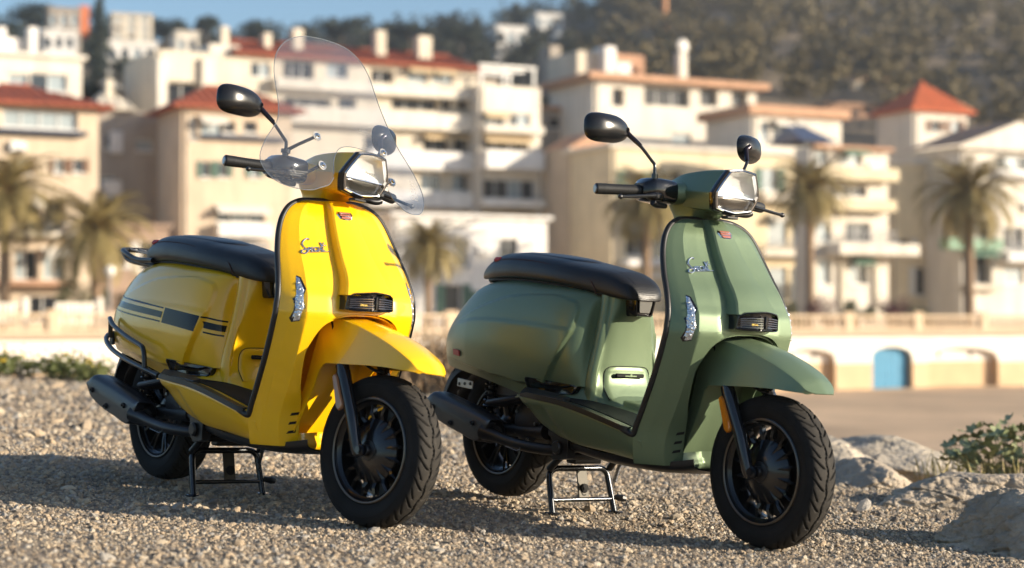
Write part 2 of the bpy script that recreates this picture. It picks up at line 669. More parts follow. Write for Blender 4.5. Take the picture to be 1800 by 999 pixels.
def gravel_nodes(ob):
    ng = bpy.data.node_groups.new('gravel_scatter', 'GeometryNodeTree')
    ng.interface.new_socket('Geometry', in_out='INPUT', socket_type='NodeSocketGeometry')
    ng.interface.new_socket('Geometry', in_out='OUTPUT', socket_type='NodeSocketGeometry')
    N, L = ng.nodes, ng.links
    gi, go = N.new('NodeGroupInput'), N.new('NodeGroupOutput')
    m2p = N.new('GeometryNodeMeshToPoints')
    L.new(gi.outputs[0], m2p.inputs['Mesh'])
    g2i = N.new('GeometryNodeGeometryToInstance')
    for k, (sx, sy, sz) in enumerate(((1.0, .8, .62), (1.15, .75, .7), (.9, .95, .55), (1.3, .7, .6), (.85, .8, .8))):
        ico = N.new('GeometryNodeMeshIcoSphere')
        ico.inputs['Radius'].default_value = 1.0
        ico.inputs['Subdivisions'].default_value = 2
        sp = N.new('GeometryNodeSetPosition')
        nz = N.new('ShaderNodeTexNoise')
        nz.noise_dimensions = '4D'
        nz.inputs['W'].default_value = 3.7 * k + 1
        nz.inputs['Scale'].default_value = .95
        nz.inputs['Detail'].default_value = 1.5
        sb = N.new('ShaderNodeVectorMath')
        sb.operation = 'SUBTRACT'
        sb.inputs[1].default_value = (.5, .5, .5)
        sc = N.new('ShaderNodeVectorMath')
        sc.operation = 'SCALE'
        sc.inputs['Scale'].default_value = 1.7
        L.new(nz.outputs['Color'], sb.inputs[0])
        L.new(sb.outputs[0], sc.inputs[0])
        L.new(sc.outputs[0], sp.inputs['Offset'])
        L.new(ico.outputs['Mesh'], sp.inputs['Geometry'])
        tr = N.new('GeometryNodeTransform')
        tr.inputs['Scale'].default_value = (sx, sy, sz)
        L.new(sp.outputs[0], tr.inputs['Geometry'])
        sm = N.new('GeometryNodeSetMaterial')
        sm.inputs['Material'].default_value = M_STONE
        L.new(tr.outputs[0], sm.inputs['Geometry'])
        L.new(sm.outputs[0], g2i.inputs['Geometry'])
    iop = N.new('GeometryNodeInstanceOnPoints')
    iop.inputs['Pick Instance'].default_value = True
    L.new(m2p.outputs[0], iop.inputs['Points'])
    L.new(g2i.outputs[0], iop.inputs['Instance'])
    rv = N.new('FunctionNodeRandomValue')
    rv.data_type = 'FLOAT_VECTOR'
    rv.inputs[0].default_value = (-.7, -.7, 0)
    rv.inputs[1].default_value = (.7, .7, 6.283)
    L.new(rv.outputs[0], iop.inputs['Rotation'])
    na = N.new('GeometryNodeInputNamedAttribute')
    na.data_type = 'FLOAT'
    na.inputs['Name'].default_value = 'rad'
    L.new(na.outputs['Attribute'], iop.inputs['Scale'])
    L.new(iop.outputs[0], go.inputs[0])
    md = ob.modifiers.new('scatter', 'NODES')
    md.node_group = ng


gravel_nodes(gravel)

# beach and everything beyond, one sheet to the horizon
BEACH_Z = -2.9
gx_ = np.concatenate([[-900, -600, -400, -220], np.linspace(-120, 120, 49), [220, 400, 600, 900]])
gy_ = np.concatenate([[-330, -200, -60, -10], np.linspace(8, 140, 45), [200, 350, 500, 700, 900]])
G = []
for y in gy_:
    G.append([(x, y, BEACH_Z + (mnoise.noise(Vector((x * .07, y * .16, 2))) * .16 if 8 < y < 140 and abs(x) < 130 else 0)) for x in gx_])
beach = MB().grid(np.array(G)).obj('beach', mat('beach_sand', (.50, .345, .21), rough=.95, var=.28, vscale=.22, bump=.5, bscale=3, bdist=.05), None)
beach['kind'] = 'structure'


# ------------------------------------------------------------------ boulders
def boulder(name, label, c, size, seed, rotz, tone, flat=.25):
    bm = bmesh.new()
    bmesh.ops.create_icosphere(bm, subdivisions=7 if c[1] < 7.5 else 6, radius=1.0)
    off = Vector((seed * 7.3, seed * 3.1, seed * 1.7))
    rnd = random.Random(seed)
    planes = []
    for k in range(9):
        v = Vector((rnd.uniform(-1, 1), rnd.uniform(-1, 1), rnd.uniform(-.3, 1))).normalized()
        planes.append((v, rnd.uniform(.62, .92)))
    for v in bm.verts:
        p = v.co.copy()
        for pn, d in planes:                       # chip flat faces
            e = p.dot(pn) - d
            if e > 0:
                p -= pn * e * .80
        q = p * 1.3 + off
        p *= 1 + .10 * mnoise.noise(q) + .05 * mnoise.noise(q * 2.7) + .03 * mnoise.noise(q * 6) + .026 * mnoise.noise(q * 12) + .016 * mnoise.noise(q * 29) + .009 * mnoise.noise(q * 60)
        cr_ = abs(mnoise.noise(q * 1.9 + Vector((5, 5, 5))))
        if cr_ < .05:
            p *= 1 - .06 * (1 - cr_ / .05)
        v.co = (p.x * size[0], p.y * size[1], p.z * size[2])
    me = bpy.data.meshes.new(name)
    bm.to_mesh(me)
    bm.free()
    me.shade_smooth()
    me.materials.append(tone)
    o = link(name, me, None, FG @ Matrix.Translation((c[0], c[1], c[2])) @ Matrix.Rotation(rotz, 4, 'Z'))
    return tag(o, label, 'boulder', 'boulders along the edge of the lot')


ROCK1 = mat('boulder_pale', (.40, .345, .27), rough=.9, var=.33, vscale=5.5, bump=.8, bscale=28, bdist=.02, detail=9)
ROCK2 = mat('boulder_brown', (.37, .305, .23), rough=.92, var=.38, vscale=6, bump=.9, bscale=26, bdist=.025, detail=9)
boulder('boulder', 'pale boulder just behind the green scooter front wheel', (1.62, 9.25, .0), (.30, .36, .15), 3, .3, ROCK1)
boulder('boulder', 'long pale boulder left of the leafy plant', (2.02, 9.35, .0), (.44, .34, .145), 5, -.5, ROCK1)
boulder('boulder', 'low brown boulder between the pale rocks and the gravel', (1.60, 8.05, -.02), (.22, .30, .13), 8, .2, ROCK2)
boulder('boulder', 'broad brown boulder in front of the leafy plant', (1.90, 7.18, -.02), (.52, .42, .185), 11, .35, ROCK2)
boulder('boulder', 'large grey brown boulder in the bottom right corner', (1.80, 5.72, -.03), (.46, .42, .25), 33, -.2, ROCK2)
boulder('boulder', 'pale boulder at the right edge beside the leafy plant', (2.70, 7.9, -.06), (.34, .34, .13), 17, .8, ROCK1)
boulder('boulder', 'small dark boulder half sunk in gravel beside front wheel', (1.36, 8.75, -.03), (.20, .2, .10), 21, .1, ROCK2)

# ------------------------------------------------------------------ foliage helper
def leaf_cloud(s, centres, radii, n, size, rng, flat=1.0, droop=0.0):
    """scatter n bent leaf quads through ellipsoids; denser near the surface"""
    C = np.asarray(centres, float)
    Rr = np.asarray(radii, float)
    k = rng.integers(0, len(C), n)
    d = rng.normal(size=(n, 3))
    d /= np.linalg.norm(d, axis=1, keepdims=True)
    r = rng.random(n) ** .45
    P = C[k] + d * r[:, None] * (Rr[k] if Rr.ndim == 2 else Rr[k][:, None])
    a = rng.normal(size=(n, 3))
    a /= np.linalg.norm(a, axis=1, keepdims=True)
    b = np.cross(a, d + rng.normal(size=(n, 3)) * .6)
    b /= np.linalg.norm(b, axis=1, keepdims=True) + 1e-9
    L = size * rng.uniform(.6, 1.3, n)[:, None]
    w = L * rng.uniform(.35, .6, n)[:, None]
    V = np.stack([P - a * L * .5, P + b * w * .5, P + a * L * .5, P - b * w * .5], 1).reshape(-1, 3)
    base = s.n
    s.v.append(V)
    s.f += [(base + 4 * i, base + 4 * i + 1, base + 4 * i + 2, base + 4 * i + 3) for i in range(n)]
    s.n += len(V)
    return s


def leafmat(name, c, c2, tr=.25):
    m = mat(name, c, rough=.6, var=.01, vscale=1.2, col2=c2, detail=4)
    t = m.node_tree
    b = t.nodes['Principled BSDF']
    b.inputs['Specular IOR Level'].default_value = .25
    return m


# leafy plant between the boulders (lobed grey-green leaves on stems)
def lobed_leaf():
    pts = []
    n = 30
    for k in range(n):
        a = k / n * 2 * math.pi
        r = .5 * (1 + .20 * math.cos(5 * a)) * (1 - .35 * max(0, math.cos(a - math.pi)) ** 6)
        pts.append((r * math.cos(a), r * math.sin(a), .16 * r * r * 2 + .06 * math.cos(5 * a) * r))
    V = [(0, 0, 0)] + pts
    return np.array(V), [(0, 1 + k, 1 + (k + 1) % n) for k in range(n)]


LV, LF = lobed_leaf()
prng = np.random.default_rng(31)
plant = empty('leafy_plant', FG @ Matrix.Translation((2.34, 8.25, .02)))
tag(plant, 'low leafy plant with lobed grey green leaves growing between the boulders', 'plant')
st_mb = MB()
leafM = leafmat('mallow_leaf', (.15, .18, .08), (.34, .36, .20))
leaf_me = MB().add(LV, LF).mesh('leaf', leafM, fixn=False)
for k in range(270):
    px_, py_ = prng.uniform(-.33, .50), prng.uniform(-.22, .26)
    hgt = max(.03, .25 * (1 - ((px_ - .06) / .50) ** 2) * prng.uniform(.05, 1.12) + .02)
    bx, by = px_ * .55, py_ * .5
    top = (px_, py_, hgt)
    if k % 2 == 0:
        st_mb.tube([(bx, by, -.03), ((bx + px_) / 2 + .01, (by + py_) / 2, hgt * .6), top], [.003, .0025, .0016], 5)
    sz = prng.uniform(.04, .085)
    M = Matrix.Translation(top) @ Matrix.Rotation(prng.uniform(0, 6.28), 4, 'Z') @ Matrix.Rotation(prng.uniform(-.8, .8), 4, 'X') @ Matrix.Rotation(prng.uniform(-.5, .9), 4, 'Y') @ Matrix.Diagonal((sz, sz, sz, 1))
    link('leaf', leaf_me, plant, M)
st_mb.obj('stems', mat('plant_stem', (.16, .15, .07), rough=.7), plant)
s = MB()
for k in range(260):
    x, y = prng.uniform(-.45, .5), prng.uniform(-.35, .1)
    h = prng.uniform(.04, .15)
    dx, dy = prng.normal(0, .03), prng.normal(0, .03)
    s.add([(x - .0015, y, -.02), (x + .0015, y, -.02), (x + dx * .5 + .001, y + dy * .5, h * .6), (x + dx, y + dy, h)], [(0, 1, 2), (0, 2, 3)])
g_ = s.obj('dry_grass', mat('dry_grass_blades', (.30, .25, .10), rough=.8, var=.3, vscale=9), plant, fixn=False)
s = MB()
for k in range(5):
    s.tube([(.40 + k * .02, .05, 0), (.42 + k * .025, .05, .2), (.46 + k * .03, .05, .30 + .02 * k)], [.003, .002, .001], 5)
s.obj('dry_stalks', mat('dry_stalk', (.25, .15, .10), rough=.8), plant)

# ground cover at the far left edge of the lot
s = MB()
crng = np.random.default_rng(5)
cent, rad = [], []
for k in range(60):
    x = crng.uniform(-6.0, -3.15)
    cent.append((x, 14.3 + crng.uniform(-.15, .5), lot_z(x, 14.3) + crng.uniform(.02, .14)))
    rad.append((crng.uniform(.12, .28), .2, crng.uniform(.06, .13)))
leaf_cloud(s, cent, rad, 5200, .05, crng)
tag(s.obj('ground_cover', leafmat('cover_leaf', (.055, .075, .025), (.15, .16, .055)), None, smooth=False, fixn=False, M=FG), 'low green weeds along the far left edge of the gravel', 'weeds', kind='stuff')
s = MB()
cent2 = [(c[0], c[1] - .05, c[2] + .1) for c in cent if c[0] > -4.2]
leaf_cloud(s, cent2, [(.2, .15, .06)] * len(cent2), 190, .03, crng)
tag(s.obj('yellow_flowers', mat('flower_yellow', (.62, .42, .02), rough=.6), None, smooth=False, fixn=False, M=FG), 'small yellow flowers among the weeds behind the yellow scooter', 'flowers', kind='stuff')
# dry brush behind the scooters at the far edge
s = MB()
brng = np.random.default_rng(9)
for k in range(5200):
    x = brng.uniform(-1.9, 1.2)
    y = 15.2 - .9 * max(0, x + .4) + brng.normal(0, .25)
    if x > .2 and brng.random() < .5:
        continue
    z = lot_z(x, y) - .05
    h = brng.uniform(.12, .55) * (1.15 if -1.2 < x < -.2 else .75)
    dx, dy = brng.normal(0, .10), brng.normal(0, .10)
    w = .006
    s.add([(x - w, y, z), (x + w, y, z), (x + dx * .5 + w * .6, y + dy * .5, z + h * .6), (x + dx, y + dy, z + h)], [(0, 1, 2), (0, 2, 3)])
leaf_cloud(s, [(brng.uniform(-1.5, .6), 15.0 + brng.normal(0, .2), .3) for _ in range(14)], [(.25, .2, .2)] * 14, 1800, .035, brng)
tag(s.obj('dry_brush', mat('dry_brush', (.36, .25, .15), rough=.85, var=.4, vscale=4), None, smooth=False, fixn=False, M=FG), 'dry straw coloured brush at the far edge of the lot between the scooters', 'dry grass', kind='stuff')
# ------------------------------------------------------------------ town: helpers
CP = np.array([0, 0, CAM_H])


def pray(px, py):
    u, v = (px - 900) / FPX, -(py - 499.5) / FPX
    c, s = math.cos(PITCH), math.sin(PITCH)
    return np.array([u, c - v * s, s + v * c])


def at(px, py, Y):
    d = pray(px, py)
    return CP + d * (Y / d[1])


YAW = R(27)
PROM_Z = .15
M_CREAM = mat('stucco_cream', (.63, .56, .45), rough=.9, var=.10, vscale=.5, bump=.2, bscale=20, bdist=.01)
M_CREAM2 = mat('stucco_pale', (.69, .63, .54), rough=.9, var=.08, vscale=.5, bump=.2, bscale=20, bdist=.01)
M_WHITE = mat('stucco_white', (.76, .73, .69), rough=.9, var=.08, vscale=.6, bump=.2, bscale=20, bdist=.01)
M_BEIGE = mat('stucco_beige', (.57, .46, .34), rough=.9, var=.10, vscale=.5, bump=.2, bscale=20, bdist=.01)
M_YELLOW = mat('stucco_yellow', (.68, .57, .39), rough=.9, var=.10, vscale=.5, bump=.2, bscale=20, bdist=.01)
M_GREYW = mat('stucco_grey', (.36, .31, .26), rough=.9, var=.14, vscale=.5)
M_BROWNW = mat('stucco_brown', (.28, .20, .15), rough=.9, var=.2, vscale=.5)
M_TILE = mat('roof_tile_red', (.33, .085, .04), rough=.8, var=.35, vscale=2.5, bump=.8, bscale=9, bdist=.05)
M_TILEO = mat('roof_tile_orange', (.52, .13, .05), rough=.8, var=.25, vscale=2.5, bump=.8, bscale=9, bdist=.05)
M_TAN = mat('roof_tan', (.45, .26, .16), rough=.85, var=.2, vscale=2)
M_PANE = mat('window_glass', (.030, .036, .042), rough=.08, spec=.8, coat=.3)
M_PANEC = mat('window_curtain', (.30, .35, .37), rough=.35, coat=.6)
M_PANED = mat('window_dark', (.010, .010, .013), rough=.25)
M_FRAME = mat('window_frame_white', (.72, .70, .66), rough=.5)
M_FRAMED = mat('window_frame_dark', (.10, .08, .07), rough=.5)
M_NAVY = mat('awning_navy', (.02, .03, .06), rough=.6)
M_RAIL = mat('railing_grey', (.25, .25, .26), rough=.5)
M_GREENB = mat('balcony_green', (.16, .28, .18), rough=.6)
M_TERRA = mat('terracotta_wall', (.42, .24, .15), rough=.85, var=.15, vscale=1)


def weather(m, k=.16):
    """rain streaks and patched plaster"""
    t = m.node_tree
    b = t.nodes['Principled BSDF']
    src = b.inputs['Base Color'].links[0].from_socket
    tc = t.nodes.new('ShaderNodeTexCoord')
    mp = t.nodes.new('ShaderNodeMapping')
    mp.inputs['Scale'].default_value = (1.6, 1.6, .16)
    n = t.nodes.new('ShaderNodeTexNoise')
    n.inputs['Scale'].default_value = 1.3
    n.inputs['Detail'].default_value = 7
    r = t.nodes.new('ShaderNodeValToRGB')
    r.color_ramp.elements[0].position, r.color_ramp.elements[0].color = .32, (1 - k, 1 - k * 1.05, 1 - k * 1.1, 1)
    r.color_ramp.elements[1].position, r.color_ramp.elements[1].color = .56, (1, 1, 1, 1)
    mx = t.nodes.new('ShaderNodeMixRGB')
    mx.blend_type = 'MULTIPLY'
    mx.inputs[0].default_value = 1
    t.links.new(tc.outputs['Object'], mp.inputs[0])
    t.links.new(mp.outputs[0], n.inputs['Vector'])
    t.links.new(n.outputs['Fac'], r.inputs['Fac'])
    t.links.new(src, mx.inputs[1])
    t.links.new(r.outputs[0], mx.inputs[2])
    t.links.new(mx.outputs[0], b.inputs['Base Color'])


for _m in (M_CREAM, M_CREAM2, M_WHITE, M_BEIGE, M_YELLOW, M_GREYW, M_TERRA):
    weather(_m)
SHUT = [mat('shutter_brown', (.16, .085, .05), rough=.7), mat('shutter_green', (.06, .12, .09), rough=.7), mat('shutter_white', (.62, .60, .56), rough=.7)]
AWN = [mat('awning_ochre', (.55, .42, .25), rough=.8), mat('awning_white', (.66, .62, .55), rough=.8), mat('awning_green', (.10, .18, .13), rough=.8)]


class House:
    def __init__(s, name, label, Y, x0, x1, ytop, wall, depth=9.0, ybase=578, yaw=YAW, cat='house', group='houses above the promenade'):
        s.yaw = yaw
        s.O = at(x0, ybase, Y)
        s.O[2] = min(PROM_Z, s.O[2]) if ybase >= 560 else s.O[2]
        s.U = np.array([math.cos(yaw), math.sin(yaw), 0])
        s.N = np.array([math.sin(yaw), -math.cos(yaw), 0])
        s.root = empty(name, Matrix.Translation(s.O) @ Matrix.Rotation(yaw, 4, 'Z'))
        tag(s.root, label, cat, group)
        s.w = s.q(x1, 500)[0]
        s.h = s.q((x0 + x1) / 2, ytop)[1]
        s.depth = depth
        s.wall = wall
        s.open = []
        s.late = []

    def q(s, px, py):
        d = pray(px, py)
        t = ((s.O - CP) @ s.N) / (d @ s.N)
        p = CP + d * t - s.O
        return p @ s.U, p[2]

    def rect(s, x0, y0, x1, y1):
        ym = (y0 + y1) / 2
        xm = (x0 + x1) / 2
        return s.q(x0, ym)[0], s.q(xm, y1)[1], s.q(x1, ym)[0], s.q(xm, y0)[1]

    def win(s, x0, y0, x1, y1, pane=None, frame=None, nx=2, deep=.22, door=False):
        u0, z0, u1, z1 = s.rect(x0, y0, x1, y1)
        if u0 < .05 or u1 > s.w - .05 or z1 > s.h - .05:
            u0, u1, z1 = max(u0, .06), min(u1, s.w - .06), min(z1, s.h - .06)
        if u1 - u0 < .2 or z1 - z0 < .2:
            return
        s.open.append((u0, z0, u1, z1, deep))
        s.late.append((u0, z0, u1, z1, pane or M_PANE, frame or M_FRAME, nx, deep))

    def build(s):
        us = sorted(set([0, s.w] + [o[0] for o in s.open] + [o[2] for o in s.open]))
        zs = sorted(set([-3.2, s.h] + [o[1] for o in s.open] + [o[3] for o in s.open]))
        mb = MB()
        for a, b in zip(us[:-1], us[1:]):
            for c, d in zip(zs[:-1], zs[1:]):
                um, zm = (a + b) / 2, (c + d) / 2
                if any(o[0] < um < o[2] and o[1] < zm < o[3] for o in s.open):
                    continue
                mb.add([(a, 0, c), (b, 0, c), (b, 0, d), (a, 0, d)], [(0, 1, 2, 3)])
        for u0, z0, u1, z1, dp in s.open:
            mb.add([(u0, 0, z0), (u1, 0, z0), (u1, 0, z1), (u0, 0, z1), (u0, dp, z0), (u1, dp, z0), (u1, dp, z1), (u0, dp, z1)],
                   [(0, 4, 5, 1), (1, 5, 6, 2), (2, 6, 7, 3), (3, 7, 4, 0)])
        w, h, D = s.w, s.h, s.depth
        mb.add([(0, 0, -3.2), (0, D, -3.2), (0, D, h), (0, 0, h), (w, 0, -3.2), (w, D, -3.2), (w, D, h), (w, 0, h)], [(0, 3, 2, 1), (4, 5, 6, 7), (1, 2, 6, 5), (3, 7, 6, 2)])
        mb.obj('wall', s.wall, s.root, smooth=False, fixn=False)
        for u0, z0, u1, z1, pane, frame, nx, dp in s.late:
            f = MB()
            t = .07
            y = dp - .02
            f.box(((u0 + u1) / 2, y, z0 + t / 2), (u1 - u0, .08, t)).box(((u0 + u1) / 2, y, z1 - t / 2), (u1 - u0, .08, t))
            f.box((u0 + t / 2, y, (z0 + z1) / 2), (t, .08, z1 - z0 - 2 * t)).box((u1 - t / 2, y, (z0 + z1) / 2), (t, .08, z1 - z0 - 2 * t))
            for k in range(1, nx):
                f.box((u0 + (u1 - u0) * k / nx, y, (z0 + z1) / 2), (.06, .07, z1 - z0 - 2 * t))
            fo = f.obj('window', frame, s.root, smooth=False, fixn=False)
            for k in range(nx):
                a, b = u0 + (u1 - u0) * k / nx, u0 + (u1 - u0) * (k + 1) / nx
                pm = pane
                if pane is M_PANE and random.random() < .4:
                    pm = M_PANEC
                MB().box(((a + b) / 2, dp + .015, (z0 + z1) / 2), (b - a - .02, .02, z1 - z0 - .04)).obj('pane', pm, fo, smooth=False, fixn=False)
            if dp < .4 and z0 > 1:
                MB().box(((u0 + u1) / 2, -.05, z0 - .05), (u1 - u0 + .2, .14, .08)).obj('sill', M_FRAME, fo, smooth=False, fixn=False)
        rnd = random.Random(int(s.w * 1000) + len(s.open))
        sm = rnd.choice(SHUT)
        am = rnd.choice(AWN)
        for u0, z0, u1, z1, pane, frame, nx, dp in s.late:
            w_ = u1 - u0
            room = all(o[2] < u0 - .6 * w_ - .1 or o[0] > u1 + .6 * w_ + .1 or o[3] < z0 or o[1] > z1 or (o[0], o[1]) == (u0, z0) for o in s.open)
            if nx == 1 and w_ < 1.6 and dp < .4 and room and u0 > .6 and u1 < s.w - .6:
                for c in (u0 - w_ * .27, u1 + w_ * .27):
                    MB().box((c, -.04, (z0 + z1) / 2), (w_ * .5, .05, z1 - z0)).obj('shutter', sm, s.root, smooth=False, fixn=False)
            elif nx >= 2 and rnd.random() < .35 and z1 - z0 > .7:
                MB().add([(u0 - .1, -.02, z1 + .15), (u1 + .1, -.02, z1 + .15), (u1 + .1, -.8, z1 - .2), (u0 - .1, -.8, z1 - .2), (u1 + .1, -.8, z1 - .38), (u0 - .1, -.8, z1 - .38), (u0 - .1, -.02, z1 + .10), (u1 + .1, -.02, z1 + .10), (u1 + .1, -.78, z1 - .25), (u0 - .1, -.78, z1 - .25)],
                         [(0, 3, 2, 1), (3, 5, 4, 2), (6, 7, 8, 9)]).obj('awning', am, s.root, smooth=False, fixn=False)
        if s.w > 4:
            for _ in range(2):
                u, z = rnd.uniform(.6, s.w - .6), rnd.uniform(1.5, max(1.6, s.h - 1))
                if all(not (o[0] - .6 < u < o[2] + .6 and o[1] - .5 < z < o[3] + .5) for o in s.open):
                    MB().box((u, -.17, z), (.8, .32, .55), bev=.03).obj('air_conditioner', M_FRAME, s.root, smooth=False)
            MB().tube([(.25, -.07, -.2), (.25, -.07, s.h - .1)], .05, 6).obj('drainpipe', M_GREYW, s.root)
        return s

    def slab(s, x0, y0, x1, y1, out=.9, m=None, name='balcony', back=.05):
        u0, z0, u1, z1 = s.rect(x0, y0, x1, y1)
        return MB().box(((u0 + u1) / 2, -out / 2 + back / 2, (z0 + z1) / 2), (u1 - u0, out + back, z1 - z0), bev=.03).obj(name, m or s.wall, s.root, smooth=False)

    def rail(s, x0, y0, x1, y1, out=.9, m=None):
        u0, z0, u1, z1 = s.rect(x0, y0, x1, y1)
        mb = MB().box(((u0 + u1) / 2, -out, z1), (u1 - u0, .06, .06)).box(((u0 + u1) / 2, -out, z0), (u1 - u0, .06, .06))
        for k in range(int((u1 - u0) / .16) + 1):
            mb.box((u0 + k * .16, -out, (z0 + z1) / 2), (.03, .03, z1 - z0))
        mb.box(((u0 + u1) / 2, -out / 2, z0 - .12), (u1 - u0, out, .18))
        mb.obj('railing', m or M_RAIL, s.root, smooth=False, fixn=False)

    def block(s, x0, y0, x1, y1, y_in=1.0, dep=1.2, m=None, name='chimney'):
        """box on or behind the facade plane, y_in metres back"""
        u0, z0, u1, z1 = s.rect(x0, y0, x1, y1)
        return MB().box(((u0 + u1) / 2, y_in + dep / 2, (z0 + z1) / 2), (u1 - u0, dep, z1 - z0), bev=.04).obj(name, m or s.wall, s.root, smooth=False)

    def hip(s, over=.5, rise=1.6, m=None, u0=None, u1=None, z=None, ridge=.35, name='roof', y0=0, y1=None):
        u0 = 0 if u0 is None else u0
        u1 = s.w if u1 is None else u1
        z = s.h if z is None else z
        y1 = s.depth if y1 is None else y1
        a, b, c, d = u0 - over, u1 + over, y0 - over, y1 + over
        um, vm = (a + b) / 2, (c + d) / 2
        r = (b - a) * ridge / 2
        V = [(a, c, z + .12), (b, c, z + .12), (b, d, z + .12), (a, d, z + .12), (um - r, vm, z + rise), (um + r, vm, z + rise), (a, c, z), (b, c, z), (b, d, z), (a, d, z)]
        ro = MB().add(V, [(0, 1, 5, 4), (1, 2, 5), (2, 3, 4, 5), (3, 0, 4), (6, 7, 1, 0), (7, 8, 2, 1), (8, 9, 3, 2), (9, 6, 0, 3), (9, 8, 7, 6)]).obj(name, m or M_TILE, s.root, smooth=False)
        # tile courses as raised ribs down the front slope
        rb = MB()
        n = max(4, int((b - a) / .5))
        for k in range(n):
            t = (k + .5) / n
            p0 = np.array([a + (b - a) * t, c, z + .13])
            tu = np.clip(a + (b - a) * t, um - r, um + r)
            f = 1.0
            if p0[0] < um - r:
                f = (p0[0] - a) / max(um - r - a, .01)
            elif p0[0] > um + r:
                f = (b - p0[0]) / max(b - um - r, .01)
            p1 = np.array([p0[0], c + (vm - c) * f, z + .13 + (rise - .12) * f])
            rb.tube([p0, p1], .09, 6)
        rb.obj('tile_ribs', m or M_TILE, ro, smooth=True)
        MB().tube([(um - r, vm, z + rise), (um + r, vm, z + rise)], .14, 6).obj('ridge', m or M_TILE, ro)
        return ro

    def flat(s, over=.25, th=.3, m=None, u0=None, u1=None, z=None):
        u0 = 0 if u0 is None else u0
        u1 = s.w if u1 is None else u1
        z = s.h if z is None else z
        return MB().box(((u0 + u1) / 2, s.depth / 2, z + th / 2), (u1 - u0 + 2 * over, s.depth + 2 * over, th), bev=.04).obj('roof', m or s.wall, s.root, smooth=False)


# ------------------------------------------------------------------ promenade: sea wall, balustrade, terrace
PA = at(0, 600, 75.0)
PU = np.array([math.cos(YAW), math.sin(YAW), 0])
PN = np.array([math.sin(YAW), -math.cos(YAW), 0])
PA[2] = 0
PM = Matrix.Translation((PA[0], PA[1], 0)) @ Matrix.Rotation(YAW, 4, 'Z')


def pq(px, py):
    d = pray(px, py)
    t = ((PA - CP) @ PN) / (d @ PN)
    p = CP + d * t - PA
    return p @ PU, p[2]


wall = empty('sea_wall', PM)
tag(wall, 'white and ochre sea wall with arches below the promenade', 'sea wall')
L0, L1 = -30.0, 75.0
WT = -.05
WM = -1.55
s = MB()
arch = [(pq(1378, 640)[0], pq(1468, 640)[0]), (pq(1533, 640)[0], pq(1604, 640)[0]), (pq(1632, 640)[0], pq(1754, 640)[0]), (pq(1800, 640)[0], pq(1900, 640)[0]), (pq(1240, 640)[0], pq(1340, 640)[0])]
arch.sort()


def arch_top(u):
    for a, b in arch:
        if a < u < b:
            t = (u - a) / (b - a) * 2 - 1
            return -1.25 + .48 * math.sqrt(max(0, 1 - t * t)) if (b - a) > 3 else -1.15 + .45 * math.sqrt(max(0, 1 - t * t))
    return None


us = sorted(set([L0, L1] + [a + (b - a) * k / 14 for a, b in arch for k in range(15)] + list(np.linspace(L0, L1, 40))))
up_, low_, rec = MB(), MB(), MB()
for a, b in zip(us[:-1], us[1:]):
    m_ = (a + b) / 2
    t = arch_top(m_)
    if t is None:
        up_.add([(a, 0, WM), (b, 0, WM), (b, 0, WT), (a, 0, WT)], [(0, 1, 2, 3)])
        low_.add([(a, -.04, -3.3), (b, -.04, -3.3), (b, -.04, WM), (a, -.04, WM), (a, 0, WM + .002), (b, 0, WM + .002)], [(0, 1, 2, 3), (3, 2, 5, 4)])
    else:
        ta = arch_top(a + 1e-4) or t
        tb = arch_top(b - 1e-4) or t
        up_.add([(a, 0, ta), (b, 0, tb), (b, 0, WT), (a, 0, WT)], [(0, 1, 2, 3)])
        up_.add([(a, 0, ta), (b, 0, tb), (b, .55, tb), (a, .55, ta)], [(3, 2, 1, 0)])
up_.obj('upper_wall', mat('sea_wall_white', (.78, .73, .66), rough=.85, var=.10, vscale=.5), wall, smooth=False, fixn=False)
low_.obj('lower_wall', mat('sea_wall_ochre', (.62, .44, .27), rough=.9, var=.14, vscale=.6), wall, smooth=False, fixn=False)
for a, b in arch:
    MB().add([(a, 0, -3.3), (a, .55, -3.3), (a, .55, -.6), (a, 0, -.6)], [(0, 1, 2, 3)]).add([(b, 0, -3.3), (b, .55, -3.3), (b, .55, -.6), (b, 0, -.6)], [(0, 3, 2, 1)]).obj('arch_reveal', mat('arch_reveal_ochre', (.50, .36, .22), rough=.9), wall, smooth=False)
    mid = (a + b) / 2
    if abs(mid - sum(arch[2]) / 2) < .2 or b - a < 3:
        dr = MB().box((mid, .42, -2.05), (b - a - .1, .08, 2.5)).obj('door', mat('door_blue', (.03, .22, .38), rough=.5, var=.12, vscale=3), wall, smooth=False)
        for k in range(6):
            MB().box((a + .1 + (b - a - .2) * (k + .5) / 6, .365, -2.05), ((b - a - .2) / 6 - .03, .04, 2.3), bev=.008).obj('plank', mat('door_blue', (0, 0, 0)), dr, smooth=False)
    else:
        MB().box((mid, .50, -2.35), (b - a, .06, 1.7)).obj('arch_infill', mat('arch_infill_ochre', (.60, .42, .25), rough=.9, var=.12, vscale=.7), wall, smooth=False)
        MB().box((mid, .50, -1.05), (b - a, .06, .9)).obj('arch_lunette', mat('sea_wall_white', (0, 0, 0)), wall, smooth=False)
        for sx in (-.28, .18):
            MB().lathe([(0, -.02), (.13, -.02), (.13, .02)], 12, 'y', (mid + sx * (b - a), .44, -1.15)).obj('vent', M_PANED, wall)
# coping + plinth
MB().box(((L0 + L1) / 2, -.03, WT + .05), (L1 - L0, .5, .12)).obj('coping', mat('coping_stone', (.62, .50, .36), rough=.9), wall, smooth=False)

